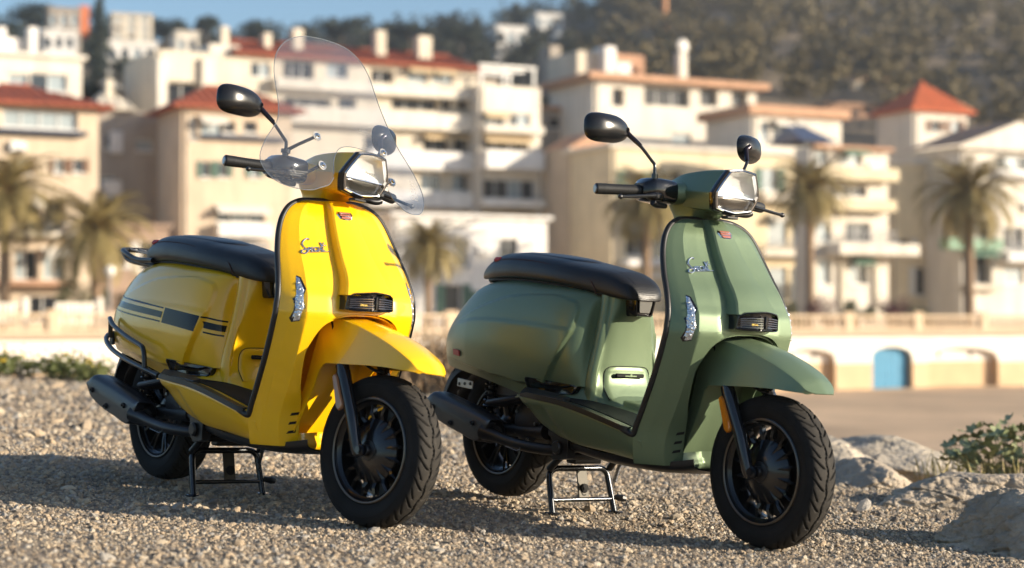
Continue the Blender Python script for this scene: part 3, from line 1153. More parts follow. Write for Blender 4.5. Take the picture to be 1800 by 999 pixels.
bal = empty('balustrade', PM @ Matrix.Translation((0, .05, 0)))
tag(bal, 'cream stone balustrade along the top of the sea wall', 'balustrade')
M_BAL = mat('balustrade_stone', (.62, .48, .33), rough=.9, var=.1, vscale=2)
MB().box(((L0 + L1) / 2, 0, .20), (L1 - L0, .34, .16)).obj('bottom_rail', M_BAL, bal, smooth=False)
MB().box(((L0 + L1) / 2, 0, .92), (L1 - L0, .36, .14)).obj('hand_rail', M_BAL, bal, smooth=False)
k = 0
pier = MB().box((0, 0, .58), (.55, .42, .98), bev=.03).box((0, 0, 1.10), (.66, .52, .10), bev=.02).mesh('pier', M_BAL, smooth=False)
u = L0
while u < L1:
    link('pier', pier, bal, Matrix.Translation((u, 0, 0)))
    u += 4.6
s = MB()
u = L0 + .3
while u < L1:
    s.lathe([(.05, .28), (.10, .38), (.11, .48), (.06, .68), (.075, .85)], 6, 'z', (u, 0, 0))
    u += .30
o = s.obj('balusters', M_BAL, bal, fixn=False)
o['kind'] = 'stuff'
prom = MB().add([(L0 - 40, .3, .12), (L1 + 60, .3, .12), (L1 + 60, 60, .3), (L0 - 40, 60, .3)], [(0, 1, 2, 3)]).obj('promenade', mat('promenade_paving', (.42, .33, .24), rough=.9, var=.15, vscale=1), None, smooth=False, M=PM)
prom['kind'] = 'structure'

# ------------------------------------------------------------------ buildings, left to right
H = House('villa', 'beige house with red hip roof and glazed top floor at far left', 92, -70, 172, 186, M_BEIGE, 8)
H.win(4, 195, 137, 226, nx=4, pane=M_PANEC)
for a, b in ((33, 52), (96, 113), (129, 147)):
    H.win(a, 280, b, 304, nx=1)
H.win(28, 352, 70, 408, nx=2, deep=.9, pane=M_PANED, frame=M_FRAMED)
H.win(76, 352, 116, 408, nx=2, deep=.9, pane=M_PANED, frame=M_FRAMED)
H.win(26, 440, 68, 492, nx=2, deep=.5)
H.win(76, 440, 116, 492, nx=2, deep=.5)
H.win(40, 520, 112, 566, nx=2, deep=.3, pane=M_PANED)
H.build()
H.slab(-70, 228, 150, 236, .5, M_NAVY, 'awning')
H.slab(20, 409, 128, 418, .8, M_CREAM)
H.slab(-70, 494, 130, 503, 1.0, M_TERRA)
H.rail(24, 395, 118, 409, .75)
H.hip(.7, 1.5, M_TILE, ridge=.2)

H = House('villa', 'pale flat roofed house with tall white piers behind the left house', 112, -60, 142, 100, M_CREAM2, 9)
H.win(14, 130, 50, 160, nx=2, pane=M_PANEC)
H.win(52, 130, 118, 160, nx=2)
H.build()
H.flat(.3, .3, M_CREAM2)
for a, b in ((-2, 15), (54, 70)):
    H.block(a, 45, b, 98, .6, 1.0, M_WHITE, 'pier')
H.block(18, 62, 50, 96, 1.2, 3, M_WHITE, 'roof_room')

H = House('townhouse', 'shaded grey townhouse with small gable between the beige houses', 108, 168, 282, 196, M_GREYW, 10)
H.win(185, 235, 205, 262, nx=1)
H.win(240, 245, 268, 266, nx=2)
H.win(176, 310, 200, 350, nx=1)
H.build()
H.block(192, 232, 214, 270, -.3, .3, M_WHITE, 'bay')
H.block(178, 318, 212, 345, -.3, .3, M_WHITE, 'bay')
H.hip(.4, 1.6, M_CREAM, u0=H.rect(176, 190, 225, 200)[0], u1=H.rect(176, 190, 225, 200)[2], ridge=.05, y1=4)
H.block(194, 135, 206, 178, 1.0, .6, M_CREAM, 'chimney')

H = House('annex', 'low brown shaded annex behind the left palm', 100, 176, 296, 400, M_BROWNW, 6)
H.win(200, 430, 222, 470, nx=1, pane=M_PANED)
H.win(246, 425, 275, 480, nx=1, pane=M_PANED)
H.build()
H.flat(.2, .25, M_BROWNW)

H = House('apartment_block', 'large cream apartment block with long red roof behind the windshield', 118, 272, 838, 106, M_CREAM, 8, cat='apartment block')
H.win(294, 144, 350, 192, nx=2, pane=M_PANED, deep=.6)
H.win(294, 205, 316, 250, nx=1, pane=M_PANED, deep=.6)
H.win(440, 110, 476, 136, nx=2)
H.win(498, 106, 552, 138, nx=3, pane=M_PANED, deep=.5)
H.win(574, 110, 612, 138, nx=2)
H.win(652, 122, 692, 146, nx=2, pane=M_PANED, deep=.5)
H.win(716, 120, 752, 148, nx=2, pane=M_PANEC)
H.win(760, 120, 796, 148, nx=2, pane=M_PANEC)
for a, b in ((498, 582), (594, 626), (688, 772), (776, 792), (806, 834)):
    H.win(a, 172, b, 194, nx=3 if b - a > 60 else 1, pane=M_PANED, deep=.6)
for a, b in ((640, 670), (744, 790), (798, 832)):
    H.win(a, 238, b, 266, nx=2, pane=M_PANED, deep=.7)
for a, b in ((640, 676), (738, 776), (796, 826)):
    H.win(a, 306, b, 336, nx=2)
for a, b in ((690, 722), (738, 776), (796, 828)):
    H.win(a, 372, b, 410, nx=2)
    H.win(a, 455, b, 505, nx=2)
H.build()
H.slab(478, 150, 838, 168, .9, M_CREAM2)
H.slab(478, 196, 838, 226, 1.0, M_CREAM2)
H.slab(640, 268, 836, 300, 1.1, M_WHITE)
H.slab(640, 338, 836, 366, 1.1, M_WHITE)
H.slab(272, 104, 290, 560, .5, M_CREAM2, 'pilaster')
H.slab(352, 104, 372, 300, .4, M_CREAM2, 'pilaster')
u0, u1 = H.rect(424, 70, 832, 105)[0], H.rect(424, 70, 832, 105)[2]
H.hip(.6, 1.5, M_TILE, u0=u0, u1=u1, ridge=.9, y0=0, y1=7)
for a, b, t in ((402, 416, 40), (478, 492, 52), (530, 548, 44), (677, 695, 48), (752, 776, 58)):
    H.block(a, t, b, 102, 1.6, .8, M_CREAM, 'chimney')
H.block(372, 76, 426, 104, .6, 5, M_CREAM2, 'roof_room')

H = House('apartment_tower', 'cream corner block with roof pergola and planted balconies', 126.5, 842, 950, 152, M_CREAM2, 4, cat='apartment block')
H.win(850, 200, 888, 222, nx=2)
H.win(894, 200, 932, 222, nx=2)
H.win(850, 244, 930, 264, nx=3, pane=M_PANED, deep=.8)
H.win(848, 316, 940, 350, nx=4)
H.win(838, 374, 882, 430, nx=2, pane=M_PANED, deep=.5, frame=M_TERRA)
H.win(890, 374, 932, 430, nx=2, pane=M_PANEC, frame=M_TERRA)
H.win(850, 460, 884, 520, nx=2)
H.win(894, 460, 930, 520, nx=2)
H.build()
H.slab(842, 268, 944, 300, 1.2, M_WHITE)
H.slab(842, 224, 946, 236, 1.0, M_CREAM2)
H.slab(842, 352, 946, 366, 1.2, M_WHITE)
H.slab(836, 432, 946, 446, 1.1, M_CREAM2)
H.rail(840, 404, 888, 430, 1.0, M_NAVY)
pm = MB()
for (a, b) in ((846, 850), (886, 889), (938, 943)):
    u0, z0, u1, z1 = H.rect(a, 118, b, 152)
    for yy in (.2, 4.0):
        pm.box(((u0 + u1) / 2, yy, (z0 + z1) / 2), (.16, .16, z1 - z0))
u0, z0, u1, z1 = H.rect(844, 117, 945, 121)
for yy in (.2, 2.1, 4.0):
    pm.box(((u0 + u1) / 2, yy, z1), (u1 - u0, .16, .18))
pm.obj('pergola', M_FRAME, H.root, smooth=False)
H.block(878, 124, 925, 150, 4.5, 3, M_GREYW, 'roof_room')

H = House('villa', 'beige house with red hip roof in front of the apartment block', 104, 318, 512, 194, M_BEIGE, 5)
H.win(334, 204, 346, 246, nx=1, pane=M_PANEC)
H.win(352, 208, 392, 238, nx=2, pane=M_PANEC)
H.win(392, 213, 414, 234, nx=1, pane=M_PANED)
H.win(428, 213, 452, 234, nx=1, pane=M_PANED)
for a, b in ((354, 370), (384, 400), (440, 456)):
    H.win(a, 284, b, 312, nx=1)
H.win(380, 366, 466, 392, nx=3)
H.win(392, 432, 440, 480, nx=2)
H.win(340, 500, 380, 560, nx=2, pane=M_PANED)
H.build()
H.slab(350, 240, 500, 247, .4, M_NAVY, 'awning')
H.slab(376, 394, 470, 418, .9, M_WHITE)
H.slab(330, 476, 500, 486, .8, M_CREAM2)
H.rail(380, 418, 466, 430, .85)
H.hip(.7, 1.6, M_TILE, ridge=.3)

H = House('low_house', 'white flat roofed low house seen between the scooters', 108, 690, 962, 384, M_WHITE, 8)
for a, b in ((742, 776), (800, 824), (880, 910)):
    H.win(a, 420, b, 470, nx=2)
H.win(782, 500, 812, 552, nx=1, pane=M_PANED)
H.win(846, 512, 880, 560, nx=1, pane=M_PANED)
H.build()
H.flat(.3, .25, M_WHITE)

H = House('villa', 'cream villa with tan roof slab and dark ribbon windows behind the green scooter', 136, 1044, 1330, 150, M_CREAM2, 7)
for a, b, n in ((1076, 1098, 1), (1132, 1212, 3), (1230, 1262, 1), (1286, 1314, 1)):
    H.win(a, 155, b, 187, nx=n, pane=M_PANED, deep=.5)
H.win(1180, 235, 1215, 280, nx=1, pane=M_PANEC)
H.win(1230, 300, 1256, 330, nx=1)
H.build()
H.flat(.8, .5, M_TAN)
H.block(1060, 78, 1100, 148, 4, 5, M_CREAM, 'roof_room')
H.block(1098, 72, 1118, 120, 3, 2, M_WHITE, 'chimney')
H.block(1118, 80, 1192, 132, 5, 6, M_TERRA, 'roof_room')
H.block(1219, 86, 1233, 138, 2, .7, M_CREAM2, 'chimney')
H.block(1128, 100, 1150, 134, 3.5, 1, M_WHITE, 'roof_room')
MB().tube([(10.5, 4, H.h), (10.5, 4, H.h + 4.4)], .05, 6).lathe([(0, -.1), (.5, 0), (.55, .06)], 14, 'y', (10.5, 4, H.h + 3.8)).obj('satellite_dish', M_WHITE, H.root)

H = House('barn_wing', 'tall beige gabled wing in shade left of the ribbon window villa', 125, 1000, 1090, 262, M_BEIGE, 4)
H.win(1010, 480, 1040, 530, nx=1, pane=M_PANED)
H.build()
u = H.w
MB().add([(0, 0, H.h), (u, 0, H.h), (u, 12, H.h), (0, 12, H.h), (u * .5, 0, H.h + 1.2), (u * .5, 12, H.h + 1.2)], [(0, 1, 4), (1, 2, 5, 4), (2, 3, 5), (3, 0, 4, 5)]).xform(Matrix.Diagonal((1, .35, 1, 1))).obj('roof', M_TAN, H.root, smooth=False)

H = House('terrace_house', 'long yellow cream terrace house behind the green scooter headset', 120, 1075, 1420, 268, M_YELLOW, 6)
for a, b, y0, y1, n in ((1100, 1130, 300, 345, 1), (1160, 1200, 300, 345, 2), (1340, 1366, 296, 336, 1), (1350, 1384, 380, 432, 2), (1392, 1416, 380, 432, 1), (1100, 1140, 400, 450, 2), (1350, 1384, 470, 530, 2), (1390, 1416, 470, 530, 1), (1150, 1190, 410, 455, 1)):
    H.win(a, y0, b, y1, nx=n, pane=M_PANEC if a > 1300 else M_PANE)
H.build()
H.flat(.3, .3, M_CREAM2)
H.slab(1090, 350, 1240, 366, 1.0, M_CREAM2)
H.slab(1330, 342, 1420, 356, 1.0, M_CREAM2)
H.rail(1334, 424, 1418, 440, .85)
H.slab(1090, 458, 1240, 470, 1.1, M_WHITE)
H.slab(1330, 440, 1420, 452, .9, M_CREAM2)
H = House('terrace_house', 'cream terrace house with tan roof edge and blue conservatory', 117, 1424, 1562, 262, M_CREAM2, 1.6)
for a, b, y0, y1, n, pn in ((1430, 1456, 264, 290, 2, M_PANEC), (1478, 1516, 264, 290, 2, M_PANEC), (1456, 1524, 326, 346, 3, M_PANED), (1486, 1530, 392, 426, 2, M_PANE), (1494, 1526, 456, 500, 2, M_PANE), (1436, 1462, 392, 426, 1, M_PANEC), (1436, 1462, 456, 500, 1, M_PANEC)):
    H.win(a, y0, b, y1, nx=n, pane=pn, deep=.3)
H.build()
H.slab(1424, 296, 1566, 318, .9, M_YELLOW)
H.slab(1450, 430, 1590, 450, 1.6, M_CREAM2, 'porch_roof')
H.slab(1450, 352, 1560, 372, 1.0, M_YELLOW)
H.rail(1470, 408, 1560, 428, .9)
for a in (1426, 1474, 1534):
    H.slab(a, 452, a + 8, 560, .25, M_CREAM, 'pilaster')
H.slab(1424, 258, 1564, 264, .5, M_TAN, 'cornice')
z = H.rect(1426, 215, 1490, 246)
MB().add([(z[0], 1, z[1]), (z[2], 1, z[1]), (z[2], 5, z[1]), (z[0], 5, z[1]), (z[0] + .15, 3, z[3]), (z[2] - 1.2, 3, z[3])], [(0, 1, 5, 4), (1, 2, 5), (2, 3, 4, 5), (3, 0, 4)]).obj('conservatory_roof', mat('conservatory_blue', (.06, .07, .11), rough=.2, coat=.4), H.root, smooth=False)

H = House('long_house', 'cream house with tan roof edge left of the blue conservatory', 130, 1322, 1480, 206, M_CREAM2, 6)
for a, b, n, pn in ((1336, 1352, 1, M_PANEC), (1358, 1384, 2, M_PANE), (1392, 1420, 2, M_PANED)):
    H.win(a, 214, b, 250, nx=n, pane=pn)
H.build()
H.flat(.5, .7, M_TAN)
H = House('tower_house', 'cream tower with orange pyramid roof on the right', 134, 1606, 1702, 198, M_CREAM2, 4.2)
H.win(1636, 212, 1652, 232, nx=1)
H.win(1672, 212, 1688, 232, nx=1)
H.win(1650, 300, 1676, 330, nx=1)
H.build()
H.hip(.5, 2.5, M_TILEO, ridge=.02)
H = House('courtyard_house', 'plain yellow courtyard house below the tower', 126, 1566, 1692, 292, M_YELLOW, 1.5)
H.win(1580, 420, 1600, 450, nx=1, pane=M_PANED)
H.win(1610, 470, 1634, 520, nx=1, pane=M_PANED)
H.build()
H.flat(.2, .2, M_CREAM2)
H = House('gabled_house', 'pale gabled house with green balcony at the right edge', 124, 1690, 1880, 262, M_CREAM2, 5)
H.win(1750, 274, 1812, 300, nx=3)
H.win(1706, 385, 1744, 418, nx=2, pane=M_PANED, deep=.6)
H.win(1696, 442, 1744, 500, nx=2, pane=M_PANED, deep=.6)
H.win(1764, 400, 1800, 440, nx=2, pane=M_PANED)
H.win(1764, 470, 1800, 500, nx=2, pane=M_PANEC)
H.build()
H.slab(1652, 420, 1748, 440, .9, M_GREENB)
H.slab(1752, 446, 1850, 462, 1.2, M_WHITE)
H.rail(1756, 430, 1850, 446, 1.1)
H.win(1716, 516, 1742, 560, nx=1, pane=M_PANED) if False else None
H.slab(1690, 500, 1752, 510, .8, M_CREAM)
H.slab(1752, 304, 1880, 316, .8, M_WHITE)
u = H.w
MB().add([(-.5, -.5, H.h), (u + .5, -.5, H.h), (u * .5, -.5, H.h + 1.9), (-.5, -.3, H.h), (u + .5, -.3, H.h), (u * .5, -.3, H.h + 1.9), (-.5, -.5, H.h - .2), (u + .5, -.5, H.h - .2)], [(0, 1, 2), (6, 7, 1, 0), (3, 5, 4)]).obj('pediment', M_CREAM2, H.root, smooth=False)
MB().add([(-.6, -.55, H.h + .02), (u * .5, -.55, H.h + 1.98), (u + .6, -.55, H.h + .02), (-.6, 5.5, H.h + .02), (u * .5, 5.5, H.h + 1.98), (u + .6, 5.5, H.h + .02)], [(0, 1, 4, 3), (1, 2, 5, 4)]).obj('gable_roof', M_TAN, H.root, smooth=False)
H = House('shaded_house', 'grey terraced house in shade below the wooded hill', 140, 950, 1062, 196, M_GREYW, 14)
for k in range(3):
    H.win(966 + k * 28, 206, 986 + k * 28, 226, nx=1, pane=M_PANED)
    H.win(966 + k * 28, 262, 986 + k * 28, 284, nx=1, pane=M_PANED)
H.build()
H.flat(.3, .3, M_TAN)
H.block(1030, 62, 1050, 150, 6, 2, M_GREYW, 'stair_tower')

# ------------------------------------------------------------------ hill
SKY = ([-400, -100, 0, 120, 260, 400, 520, 640, 760, 860, 960, 1040, 1120, 1300, 1500, 1800, 2200], [66, 60, 58, 62, 72, 76, 66, 62, 58, 44, 26, 8, -14, -32, -40, -44, -46])


def hill_pt(px, t):
    """t 0 at the foot behind the houses, 1 at the crest"""
    Y = 150 + 240 * t
    py1 = pws(px, *SKY)
    crest = at(px, py1, 390)
    p = at(px, 400, Y)
    p[2] = .3 + (crest[2] - .3) * (t ** .85)
    p[2] += (mnoise.noise(Vector((p[0] * .03, p[1] * .03, 1))) * 3.2 + mnoise.noise(Vector((p[0] * .09, p[1] * .09, 7))) * 1.2) * math.sin(min(1, t) * math.pi) ** .5 if 0 < t < 1 else 0
    return p


rows = []
for t in np.concatenate([np.linspace(0, 1, 30), [1.15, 1.5]]):
    row = []
    for px in np.linspace(-500, 2300, 90):
        p = hill_pt(px, min(t, 1))
        if t > 1:
            p = p + np.array([0, (t - 1) * 400, -(t - 1) * 150])
        row.append(p)
    rows.append(row)
hill = MB().grid(np.array(rows)).obj('hill', mat('hill_earth', (.10, .08, .05), rough=.95, var=.3, vscale=.06, bump=.6, bscale=.6, bdist=.5, col2=(.21, .16, .11)), None, fixn=False)
hill['kind'] = 'structure'

frng = np.random.default_rng(77)
wood_l, wood_r = MB(), MB()
cl, rl, crr, rrr = [], [], [], []
for k in range(2300):
    px = frng.uniform(-350, 2150)
    t = frng.uniform(.05, 1.0) ** .8
    if px > 1330 and frng.random() < .25:
        continue
    if 1250 < px < 1560 and .03 < t < .30:
        continue
    p = hill_pt(px, t)
    hgt = frng.uniform(2.2, 5.0)
    for j in range(3):
        c = p + np.array([frng.normal(0, .8), frng.normal(0, .8), hgt * (.45 + .25 * j)])
        r = np.array([1, 1, .8]) * frng.uniform(1.2, 2.4) * (1 - .2 * j)
        (cl if px < 1080 + frng.normal(0, 60) else crr).append(c)
        (rl if len(cl) > len(rl) else rrr).append(r)
leaf_cloud(wood_l, cl, rl, 80000, .9, frng)
leaf_cloud(wood_r, crr, rrr, 80000, .9, frng)
tag(wood_l.obj('woodland', leafmat('pine_dark', (.014, .018, .011), (.048, .050, .026)), None, smooth=False, fixn=False), 'dark pine woodland along the skyline behind the apartment block', 'woodland', kind='stuff')
tag(wood_r.obj('woodland', leafmat('scrub_olive', (.09, .072, .034), (.20, .155, .075)), None, smooth=False, fixn=False), 'brownish olive woodland covering the hill on the right', 'woodland', kind='stuff')


def far_house(label, px0, px1, y0, y1, Y, m, rows_, cols, roof=None, pane=None):
    H = House('hillside_house', label, Y, px0, px1, y0, m, 6, ybase=y1, yaw=R(18), group='houses on the wooded hill')
    hh, ww = (y1 - y0) / rows_, (px1 - px0) / cols
    for r_ in range(rows_):
        for c in range(cols):
            H.win(px0 + ww * (c + .18), y0 + hh * (r_ + .25), px0 + ww * (c + .82), y0 + hh * (r_ + .78), nx=1, pane=pane)
    H.build()
    H.flat(.2, .25, roof or m)
    return H


H = far_house('glass fronted hillside house with orange side wall at upper left', 84, 140, 16, 92, 250, M_GREYW, 2, 3, M_GREYW, M_PANEC)
H.block(140, 10, 157, 60, 0, 5, mat('orange_wall', (.55, .16, .06), rough=.8), 'side_wall')
far_house('three storey cream hillside house near the skyline at upper left', 196, 266, 27, 72, 265, M_CREAM, 3, 3)
far_house('white hillside house below the glass fronted one', 74, 132, 56, 94, 235, M_WHITE, 1, 3)
far_house('grey and white hillside house behind the left palm', 186, 274, 76, 112, 225, M_WHITE, 1, 4)
far_house('pale hillside cottage left of the long red roof', 310, 348, 58, 102, 230, M_CREAM2, 1, 2)
far_house('pale hillside house half hidden in pines above the pergola', 872, 926, 48, 84, 300, M_WHITE, 1, 3)
far_house('small white hillside house near the crest in the middle', 942, 990, 26, 52, 330, M_WHITE, 1, 3)
far_house('low tan house under the hill left of the tower', 1478, 1570, 140, 168, 240, M_BEIGE, 1, 4, M_TAN)
far_house('pinkish low house on the bare slope above the conservatory', 1450, 1560, 186, 206, 210, M_TERRA, 1, 5, M_TAN)
_t = min(np.linspace(.02, 1, 200), key=lambda t_: abs((lambda p_: 499.5 - FPX * ((p_[2] - CAM_H) / p_[1] - math.tan(PITCH)) - 62)(hill_pt(1168, t_))))
p0 = hill_pt(1168, _t)
p1 = p0 + np.array([0, 0, 11.0])
mast = MB().tube([p0 - np.array([0, 0, 1]), p1], .62, 10).tube([p1 - np.array([0, 0, 1]), p1 + np.array([0, 0, 6])], .3, 8).obj('orange_mast', mat('mast_orange', (.40, .17, .06), rough=.6), None)
tag(mast, 'orange brown mast rising from the wooded hill', 'mast')


# ------------------------------------------------------------------ trees near the town
def tree(name, label, base, h, w, m, cols, n, leaf, shape='round', group='trees above the houses', seed=1):
    rng = np.random.default_rng(seed)
    root = empty(name, Matrix.Translation(base))
    tag(root, label, 'tree', group)
    tr = MB().tube([(0, 0, -1), (.05, 0, h * .3), (0, .05, h * .75)], [.25, .18, .06], 8)
    C, Rr = [], []
    for k in range(cols):
        f = (k + .5) / cols
        if shape == 'column':
            rr = w * .5 * (math.sin(math.pi * (.12 + .86 * f)) ** .7)
            C.append((rng.normal(0, w * .06), rng.normal(0, w * .06), h * (.08 + .88 * f)))
            Rr.append((rr, rr, h / cols * 1.1))
        else:
            a = rng.uniform(0, 6.28)
            d = rng.uniform(.1, .36) * w
            C.append((d * math.cos(a), d * math.sin(a), h * rng.uniform(.45, .9)))
            Rr.append((w * rng.uniform(.16, .28), w * rng.uniform(.16, .28), h * rng.uniform(.08, .16)))
            tr.tube([(0, .02, h * .4), (C[-1][0] * .6, C[-1][1] * .6, C[-1][2] * .85), C[-1]], [.08, .05, .02], 5)
    tr.obj('trunk', mat('bark', (.09, .065, .045), rough=.9), root)
    s = MB()
    leaf_cloud(s, C, Rr, n, leaf, rng)
    s.obj('crown', m, root, smooth=False, fixn=False)


PD = leafmat('cypress_leaf', (.012, .018, .012), (.040, .050, .028))
PG = leafmat('bush_leaf', (.04, .05, .02), (.12, .125, .05))
for i, (px, yt, yb, Y, w, sh, lb) in enumerate([
        (174, -6, 150, 215, 3.4, 'column', 'tall dark cypress between the hillside houses at upper left'),
        (60, 6, 70, 260, 9, 'round', 'broad dark pine on the skyline at far left'),
        (20, 40, 96, 240, 6, 'round', 'dark pine at the top left corner above white piers'),
        (290, 26, 90, 280, 7, 'round', 'dark pine right of the three storey hillside house'),
        (362, 26, 80, 285, 4.5, 'round', 'pointed dark pine on the skyline above the pale cottage'),
        (455, 38, 84, 290, 7, 'round', 'dark pine behind the left end of the red roof'),
        (600, 36, 80, 290, 9, 'round', 'dark pine crown above the top of the windshield'),
        (720, 44, 80, 290, 8, 'round', 'dark pine behind the middle chimney'),
        (810, 40, 90, 280, 8, 'round', 'dark pine behind the right end of the red roof'),
        (160, 150, 196, 125, 4.0, 'round', 'dark bushy tree in the gap beside the left house roof'),
        (215, 100, 180, 160, 6.0, 'round', 'dark tree below the grey and white hillside house')]):
    b = at(px, yb, Y)
    h = at(px, yt, Y)[2] - b[2]
    tree('cypress_tree' if sh == 'column' else 'pine_tree', lb, b, h, w, PD, 9 if sh == 'column' else 14, 2600, .42 if Y > 200 else .3, sh, seed=40 + i)


# palms
def palm_meshes():
    tr = MB()
    H_ = 1.0
    rng = np.random.default_rng(3)
    fr = MB()
    for k in range(84):
        az = k * 2.39996 + rng.normal(0, .1)
        el = 1.30 - 2.0 * (k / 83) ** .9 + rng.normal(0, .06)
        Ln = rng.uniform(2.6, 3.4)
        pts = []
        p = np.array([0.12 * math.cos(az), .12 * math.sin(az), 0])
        e = el
        n = 12
        for j in range(n + 1):
            pts.append(p.copy())
            p = p + np.array([math.cos(az) * math.cos(e), math.sin(az) * math.cos(e), math.sin(e)]) * Ln / n
            e -= .062 + .012 * j
        pts = np.array(pts)
        fr.tube(pts, np.linspace(.035, .008, n + 1), 4)
        side = np.array([-math.sin(az), math.cos(az), 0])
        for j in range(1, n + 1):
            for hlf in (0, .5):
                if j == n and hlf:
                    continue
                q = pts[j] * (1 - hlf) + (pts[j + 1] if j < n else pts[j]) * hlf
                d = pts[j] - pts[j - 1]
                d /= np.linalg.norm(d)
                ll = .55 * math.sin(math.pi * min(1, (j + hlf) / (n + 1) * .85 + .12)) + .08
                for sg in (-1, 1):
                    tip = q + (side * sg * .78 + d * .6) * ll + np.array([0, 0, -.22 * ll])
                    fr.add([q - d * .05, q + d * .05, tip], [(0, 1, 2)])
    fm = fr.mesh('fronds', leafmat('palm_frond', (.17, .135, .05), (.38, .29, .12)), smooth=False, fixn=False)
    prof = []
    for k in range(60):
        f = k / 59
        prof.append((.26 - .05 * f + .022 * (k % 2), f))
    tm = MB().lathe(prof, 10, 'z', caps=True).mesh('trunk', mat('palm_trunk', (.26, .175, .11), rough=.95, var=.3, vscale=4))
    cm = MB().lathe([(.2, -.55), (.42, -.2), (.40, .05), (.15, .3)], 12, 'z').mesh('crown_shaft', mat('palm_crown_shaft', (.32, .16, .06), rough=.9, var=.3, vscale=6))
    return tm, fm, cm


PT, PF, PC = palm_meshes()
for px, yc, yb, Y, sc, lb in [
        (8, 335, 560, 86, 1.05, 'palm cut off by the left edge of the picture'),
        (168, 402, 556, 86, 1.0, 'bushy palm left of the yellow scooter'),
        (752, 432, 552, 100, .82, 'short palm seen between the two scooters'),
        (1136, 350, 552, 106, 1.0, 'palm directly behind the green scooter handlebar'),
        (1424, 330, 552, 106, .95, 'slender palm just right of the green scooter mirror'),
        (1704, 338, 552, 108, 1.18, 'large full palm near the right edge')]:
    b = at(px, yb, Y)
    b[2] = PROM_Z
    top = at(px, yc, Y)[2] - b[2]
    root = empty('palm_tree', Matrix.Translation(b) @ Matrix.Rotation(px * .37, 4, 'Z'))
    tag(root, lb, 'palm', 'palms on the promenade')
    link('trunk', PT, root, Matrix.Diagonal((sc, sc, top, 1)))
    link('crown', PF, root, Matrix.Translation((0, 0, top)) @ Matrix.Diagonal((sc, sc, sc, 1)))
    link('crown_shaft', PC, root, Matrix.Translation((0, 0, top)) @ Matrix.Diagonal((sc, sc, sc, 1)))


# shrubs on the promenade
def shrub(label, px, yb, Y, w, h, m, n, seed):
    rng = np.random.default_rng(seed)
    b = at(px, yb, Y)
    b[2] = PROM_Z
    root = empty('shrub', Matrix.Translation(b))
    tag(root, label, 'shrub', 'shrubs on the promenade')
    C = [(rng.uniform(-.4, .4) * w, rng.uniform(-.3, .3) * w, h * rng.uniform(.2, .75)) for _ in range(9)]
    s = MB()
    leaf_cloud(s, C, [(w * .2, w * .2, h * .25)] * 9, n, .16, rng)
    s.obj('foliage', m, root, smooth=False, fixn=False)
    MB().tube([(0, 0, -.1), (.03, 0, h * .3), (-.05, .05, h * .6)], [.06, .05, .02], 6).obj('stem', mat('bark', (.09, .065, .045)), root)


BOUG = leafmat('bougainvillea', (.07, .025, .03), (.17, .06, .065))
for i, (px, w, h, m, lb) in enumerate([
        (1455, 2.4, 2.4, BOUG, 'dark red bougainvillea beside the slender palm'),
        (1506, 1.8, 1.9, PG, 'green shrub right of the first bougainvillea'),
        (1560, 2.6, 2.3, BOUG, 'dull red bougainvillea in front of the porch'),
        (1386, 1.6, 2.0, PG, 'green shrub left of the slender palm'),
        (1620, 2.0, 1.6, PG, 'olive shrub left of the large full palm'),
        (1180, 1.8, 2.2, PG, 'olive shrub behind the green scooter shield'),
        (905, 2.6, 1.4, PG, 'low olive shrub behind the green scooter seat'),
        (128, 1.8, 3.0, PG, 'green shrub under the bushy palm'),
        (205, 1.6, 2.2, PG, 'green shrub right of the bushy palm trunk'),
        (700, 2.0, 1.8, PG, 'olive shrub beside the short palm'),
        (1005, 2.2, 3.6, leafmat('dark_bush', (.03, .022, .014), (.09, .06, .035)), 'dark brown bush behind the green scooter seat nose')]):
    shrub(lb, px, 556, 84 + px * .0135, w, h, m, 1500, 200 + i)
# white garden fence panels behind the balustrade on the left
M_FEN = mat('fence_white', (.70, .64, .55), rough=.8)
for i, (a, b, lb) in enumerate(((0, 40, 'white garden fence left of the small gate'), (98, 172, 'white garden fence right of the small gate'))):
    p, q_ = at(a - (60 if i == 0 else 0), 545, 82), at(b, 545, 84)
    root = empty('garden_fence', Matrix.Translation((p[0], p[1], PROM_Z)) @ Matrix.Rotation(math.atan2(q_[1] - p[1], q_[0] - p[0]), 4, 'Z'))
    tag(root, lb, 'fence', 'white garden fences')
    Lf = math.hypot(*(q_ - p)[:2])
    MB().box((Lf / 2, 0, .45), (Lf, .08, .1)).box((Lf / 2, 0, 1.3), (Lf, .08, .1)).obj('rail', M_FEN, root, smooth=False)
    pk = MB().box((0, 0, .85), (.16, .05, 1.0)).mesh('picket', M_FEN, smooth=False)
    for k in range(int(Lf / .26)):
        link('picket', pk, root, Matrix.Translation((k * .26, -.05, 0)))
    po = MB().box((0, 0, .8), (.34, .34, 1.6), bev=.02).mesh('post', M_FEN, smooth=False)
    link('post', po, root, Matrix.Translation((Lf + .1, 0, 0)))
lp = at(193, 470, 84)
root = empty('street_lamp', Matrix.Translation((lp[0], lp[1], PROM_Z)))
tag(root, 'globe street lamp beside the bushy palm', 'street lamp')
MB().tube([(0, 0, 0), (0, 0, 2.6)], [.07, .05], 8).obj('post', M_RAIL, root)
MB().lathe([(.02, 2.55), (.2, 2.68), (.26, 2.85), (.2, 3.02), (.02, 3.1)], 14, 'z').obj('globe', mat('lamp_globe', (.75, .72, .66), rough=.3), root)

